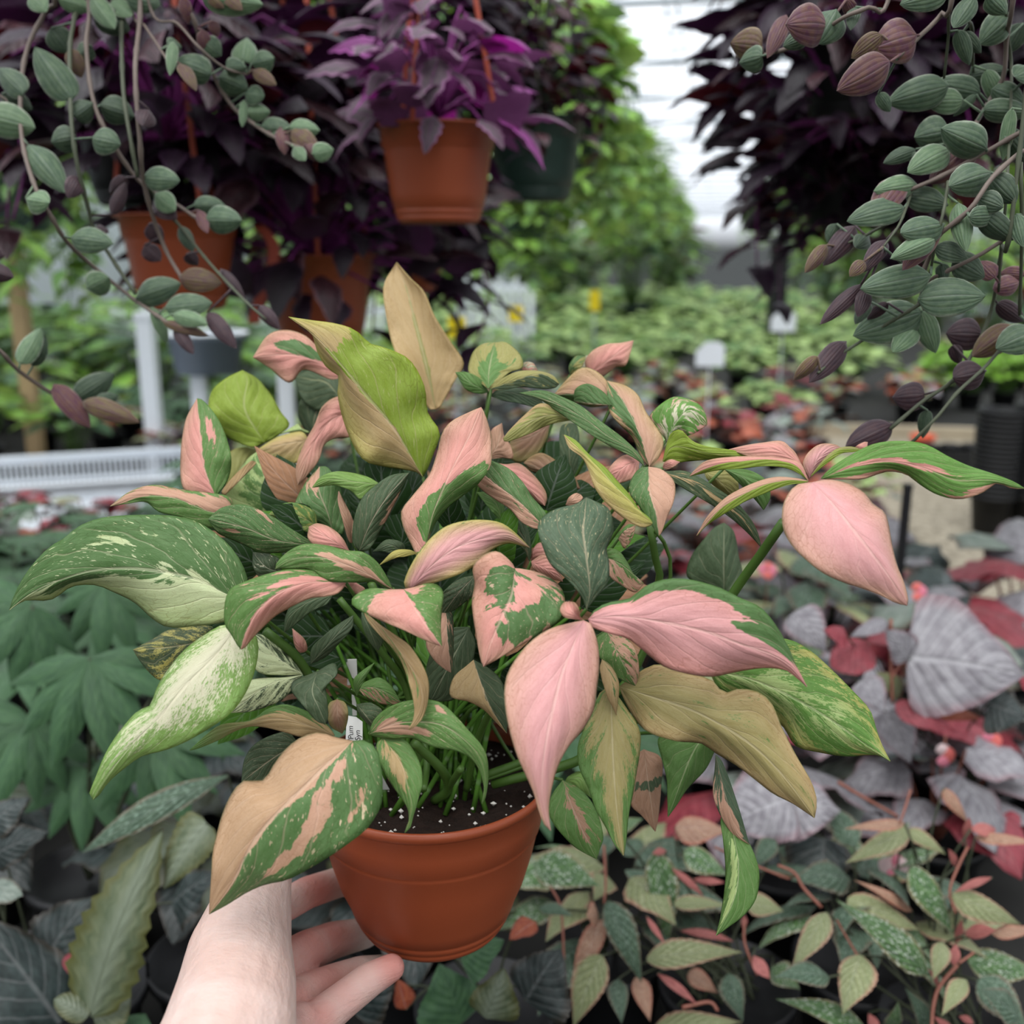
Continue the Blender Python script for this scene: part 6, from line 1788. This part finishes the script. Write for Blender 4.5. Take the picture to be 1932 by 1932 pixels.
near_plant('potted_begonia', 'white-spotted begonia with red stems filling the lower right corner, the nearest plant there', 'begonia', (1400, 2500), .92,
           [(1185, 890, 1465, 1340, 210, 'spotg'), (1455, 1075, 1915, 1275, 190, 'spoto'), (1290, 1600, 680, 1105, 230, 'spotg'), (760, 1105, 1240, 1310, 220, 'spoto'), (625, 1195, 385, 1585, 170, 'spoto'),
            (850, 1475, 730, 1870, 250, 'spoto'), (640, 1620, 275, 1620, 190, 'spotd'), (900, 1990, 285, 1765, 190, 'spotg'), (1390, 1390, 1330, 1640, 130, 'spoto'), (1550, 1640, 1385, 1880, 130, 'spoto'),
            (1560, 1500, 2050, 1600, 220, 'spotg'), (1630, 1640, 1960, 1980, 260, 'spotd'), (1190, 1180, 800, 975, 75, 'spotb'), (1610, 690, 2050, 740, 85, 'spotb'), (1400, 370, 1560, 600, 90, 'spotb'),
            (1140, 600, 735, 640, 80, 'spotb'), (1170, 640, 745, 870, 160, 'spoto'), (1150, 650, 1415, 810, 110, 'spoto'), (1720, 960, 1470, 1060, 60, 'pinkb'), (1720, 1330, 2050, 1300, 90, 'spotb'), (1540, 1340, 1750, 1310, 110, 'pinkb'),
            (1480, 1400, 1520, 1230, 60, 'pinkb'), (1460, 1540, 1480, 1400, 80, 'pinkb'), (1540, 700, 1570, 560, 70, 'pinkb'), (1580, 640, 1750, 640, 110, 'pinkb'), (1480, 890, 1430, 770, 60, 'pinkb'), (1370, 1700, 1290, 1560, 50, 'pinkb'),
            (1300, 2000, 1140, 1690, 160, 'spotd'), (1060, 1950, 1100, 1780, 110, 'spotg'), (1480, 2000, 1330, 1880, 70, 'pinkb'), (1600, 1930, 1500, 1880, 60, 'pinkb'), (1900, 1900, 1640, 1700, 240, 'spotd'), (960, 1990, 900, 1860, 80, 'pinkb')],
           'S', lambda x, y: .86 + (1932 - y) * .0002, [([(1560, 760), (1500, 880), (1440, 1050), (1480, 1200)], .0022), ([(1490, 1540), (1370, 1690), (1330, 1830), (1320, 1990)], .0030), ([(1500, 1530), (1600, 1460)], .002),
                                                           ([(590, 1160), (470, 1030), (410, 930), (300, 880)], .0026), ([(830, 1480), (740, 1330), (690, 1240)], .0018), ([(1180, 380), (1150, 480), (1110, 600)], .0022)], seed=5)
near_plant('potted_begonia', 'spotted begonia right of the held pot with hanging leaves and coral stems', 'begonia', (1500, 2100), 1.0,
           [(1150, 470, 1218, 985, 190, 'spotg'), (875, 750, 1072, 1205, 180, 'spotd'), (1100, 1070, 1640, 1030, 170, 'spoto'), (850, 1050, 690, 1450, 210, 'spoto'), (860, 850, 678, 1245, 130, 'spotb'), (470, 540, 840, 660, 230, 'spotg'),
            (1310, 460, 1560, 600, 150, 'spotg'), (1260, 330, 1560, 350, 170, 'spotb'), (1250, 760, 1560, 770, 90, 'spoto'), (1660, 760, 1870, 800, 140, 'spoto'), (1040, 1170, 1120, 1420, 110, 'spotb'), (1130, 1480, 1640, 1420, 160, 'spoto'),
            (1290, 910, 1590, 970, 60, 'pinkb'), (1700, 1050, 1790, 1180, 90, 'pinkb'), (1240, 560, 1420, 720, 50, 'pinkb'), (1360, 620, 1540, 640, 50, 'pinkb'), (1160, 1150, 1380, 1320, 60, 'pinkb'), (1100, 830, 1200, 980, 40, 'pinkb'),
            (1210, 460, 1130, 480, 50, 'pinkb'), (1260, 400, 1280, 360, 50, 'pinkb'), (1650, 820, 1640, 900, 40, 'pinkb'), (830, 830, 760, 820, 140, 'spotb'), (940, 1180, 960, 1433, 120, 'spotd'), (1800, 1120, 1960, 1240, 150, 'spotg'),
            (1330, 1150, 1500, 1260, 110, 'spotb'), (500, 780, 690, 830, 90, 'spotd'), (930, 350, 1080, 280, 90, 'spotg'), (1560, 1150, 1640, 1420, 140, 'spotd'), (1820, 400, 1700, 560, 120, 'spotd')],
           'T', lambda x, y: .88 + (1932 - y) * .0002, [([(1650, 850), (1650, 980), (1720, 1160)], .0022), ([(860, 430), (870, 640), (860, 760)], .0022), ([(1300, 1340), (1450, 1310), (1500, 1360)], .003), ([(560, 660), (620, 800), (640, 1190)], .0020),
                                                         ([(1480, 440), (1700, 540), (1900, 620)], .002)], seed=6)
near_plant('potted_begonia', 'begonia with large pale silver leaves at the right, above the spotted ones', 'begonia', (1500, 2300), 1.35,
           [(1160, 1195, 1935, 1320, 760, 'silver', 'rex'), (1170, 1200, 1010, 1010, 210, 'silver', 'rex'), (1080, 1500, 1480, 1690, 150, 'burg'), (900, 1110, 650, 1260, 240, 'burg', 'round'), (760, 1060, 600, 1010, 140, 'burg', 'rex'),
            (1010, 1560, 1180, 1900, 260, 'silver', 'rex'), (850, 1350, 1000, 1560, 200, 'silver', 'rex'), (1110, 1440, 950, 1290, 150, 'spoto', 'rex'), (1020, 950, 780, 1060, 110, 'silver'), (400, 900, 620, 1160, 240, 'silver', 'rex'),
            (1650, 1120, 1932, 1250, 250, 'silverg', 'rex'), (1700, 1500, 1950, 1600, 300, 'darksil', 'rex'), (1300, 1560, 1650, 1600, 100, 'rust')],
           'U', lambda x, y: 1.08, [([(1160, 1200), (1100, 1260), (1050, 1340)], .0026), ([(1050, 940), (1050, 1200), (1060, 1500)], .003)], prof='wing', smat='stem_red', seed=7, wave=.06, cup=.15, serr=.04)
near_plant('potted_begonia', 'begonia with one huge whitish silver leaf behind the hanging twisted leaf', 'begonia', (290, 1500), 1.18,
           [(380, 440, -60, 620, 520, 'silver', 'rex'), (300, 430, 720, 520, 420, 'silver', 'rex'), (610, 700, 560, 1160, 380, 'darksil', 'rex'), (600, 950, 920, 960, 240, 'darksil', 'rex'), (120, 760, 330, 860, 260, 'darksil', 'rex')],
           'S', lambda x, y: 1.02, [([(700, 330), (850, 420), (1100, 560)], .003)], seed=8, wave=.09, cup=.15, serr=.04)
near_plant('potted_begonia', 'begonia with a long silvery olive scalloped leaf, lower left beside the wrist', 'begonia', (620, 2500), .98,
           [(620, 1880, 1120, 590, 520, 'begolive', 'wing'), (600, 1880, 370, 1760, 170, 'begolive', 'round'), (640, 1890, 900, 1760, 260, 'begolive', 'round'), (1420, 560, 1120, 1010, 320, 'begolive', 'rex'), (900, 2000, 1000, 1860, 260, 'palm', 'rex')],
           'W', lambda x, y: .85, (), serr=.16, smat='stem_dark', seed=9, wave=.05)
near_plant('potted_begonia', 'dark bluish begonia with ruffled silvery leaves in the bottom left corner', 'begonia', (120, 2500), 1.0,
           [(460, 1990, -160, 1180, 640, 'darksil', 'rex'), (300, 1500, 640, 1060, 420, 'darksil', 'rex'), (-60, 780, 330, 620, 280, 'darksil', 'rex'), (-80, 560, 200, 380, 230, 'darksil', 'rex'), (-60, 1000, 170, 1060, 200, 'silverg', 'rex'),
            (60, 1640, -60, 1900, 260, 'darksil', 'rex'), (1180, 1100, 1500, 900, 360, 'darksil', 'rex'), (470, 1450, 520, 1620, 90, 'burg')],
           'W', lambda x, y: .92, (), serr=.12, smat='stem_dark', seed=10, wave=.14)
near_plant('potted_begonia', 'dark green begonia directly under the held pot', 'begonia', (200, 1800), .95,
           [(60, 1430, -60, 1100, 360, 'palm', 'rex'), (200, 1400, 300, 1120, 260, 'begolive', 'rex'), (420, 1300, 620, 1010, 380, 'darksil', 'rex'), (60, 1080, 300, 960, 220, 'palm', 'rex'), (-250, 1350, -300, 1180, 120, 'rust'), (480, 860, 330, 960, 120, 'rust'),
            (-560, 1340, -300, 1060, 280, 'darksil', 'rex')],
           'T', lambda x, y: .84, (), serr=.1, smat='stem_dark', seed=12, wave=.08)


# palmate leaves, lower left
def palm_near():
    r_ = random.Random(4)
    c = P(150, 1500, 1.1)
    t_ = thing('potted_foliage_plant', (c[0], c[1], BZ), 'matt green plant with large fingered leaves left of the held plant', 'foliage plant')
    pm = MB()
    lathe(pm, [(0, 0), (.05, 0), (.062, .09), (.066, .09), (.066, .1), (.06, .1), (.05, .085), (0, .085)], (c[0], c[1], BZ), 28)
    part('pot', pm, M['blackpot'], t_)
    top = np.array([c[0], c[1], BZ + .09])
    for (x, y, R, a0, dd) in [(170, 1290, 190, 1.4, 1.0), (60, 1180, 150, 2.2, 1.05), (290, 1420, 170, 1.2, 1.02), (330, 1230, 150, .9, 1.08), (60, 1400, 150, 2.0, 1.06), (200, 1130, 130, 1.6, 1.12), (390, 1330, 130, 1.3, 1.1), (160, 1480, 140, 1.6, 1.08)]:
        ms = MB()
        B = P(x, y - R * .25, dd)
        for k in range(-3, 4):
            th = a0 + k * .46 + r_.uniform(-.06, .06)
            l = R * (1.2 - .09 * abs(k)) * r_.uniform(.9, 1.1)
            T = P(x + math.cos(th) * l, y - R * .25 + math.sin(th) * l, dd - .02 + .015 * abs(k))
            leaf3(ms, B, T, facing(B) + np.array([0, 0, .7]), .145 * np.linalg.norm(T - B), 'lance', cup=.35, rnd=r_, n=14, m=4, tone=r_.uniform(.85, 1.1), bend=.08)
        tube(ms, [B, B * .5 + top * .5, top], .002, .003, 6, 8, mi=1)
        part('leaf', ms, [M['palm'], M['stem_dark']], t_)


palm_near()
# dark spotted strap leaf lying above the olive begonia
near_plant('potted_foliage_plant', 'dark strap leaf with a double row of white dots left of the tan leaf', 'foliage plant', (1500, 1700), 1.0,
           [(1560, 230, 560, 760, 200, 'spotd', 'lance')], 'W', lambda x, y: .90, (), serr=0, smat='stem_dark', seed=13)


def blossom(label, pts, fr, d, mats, cat='flower'):
    r_ = random.Random(len(label))
    (x, y), = px(fr, [pts])
    c = P(x, y, d)
    t_ = thing('begonia_flower', c, label, cat)
    for i, mt in enumerate(mats):
        ms = MB()
        a = -1.2 + i * 1.3
        T = c + RT * math.cos(a) * .016 + UP * math.sin(a) * .014
        leaf3(ms, c, T, -FW + RT * .3 * math.cos(a), .009, 'round', rnd=r_, n=9, m=3)
        part('petal', ms, M[mt], t_)
    ms = MB()
    tube(ms, [c, c + np.array([.004, .01, -.05]), c + np.array([0, .02, -.13])], .0009, seg=5, n=8)
    part('stalk', ms, M['stem_red'], t_)


blossom('pink and white begonia flower among the spotted leaves at lower right', (1065, 890), 'S', 1.0, ['petal', 'petalw', 'petal', 'petalw'])
blossom('coral flower bud cluster at the right edge under the silver leaf', (1700, 60), 'S', 1.2, ['flower', 'flower', 'petal'])
blossom('small pale coral flower below the silver leaf at the right', (1390, 150), 'S', 1.2, ['petal', 'flower', 'petalw'])
blossom('coral pink flowers seen below the long green stalk', (230, 620), 'U', 1.6, ['flower', 'petal', 'flower', 'petal'])
blossom('coral pink flower tuft right of the large pink leaf tip', (1220, 760), 'U', 1.5, ['flower', 'petal', 'flower'])
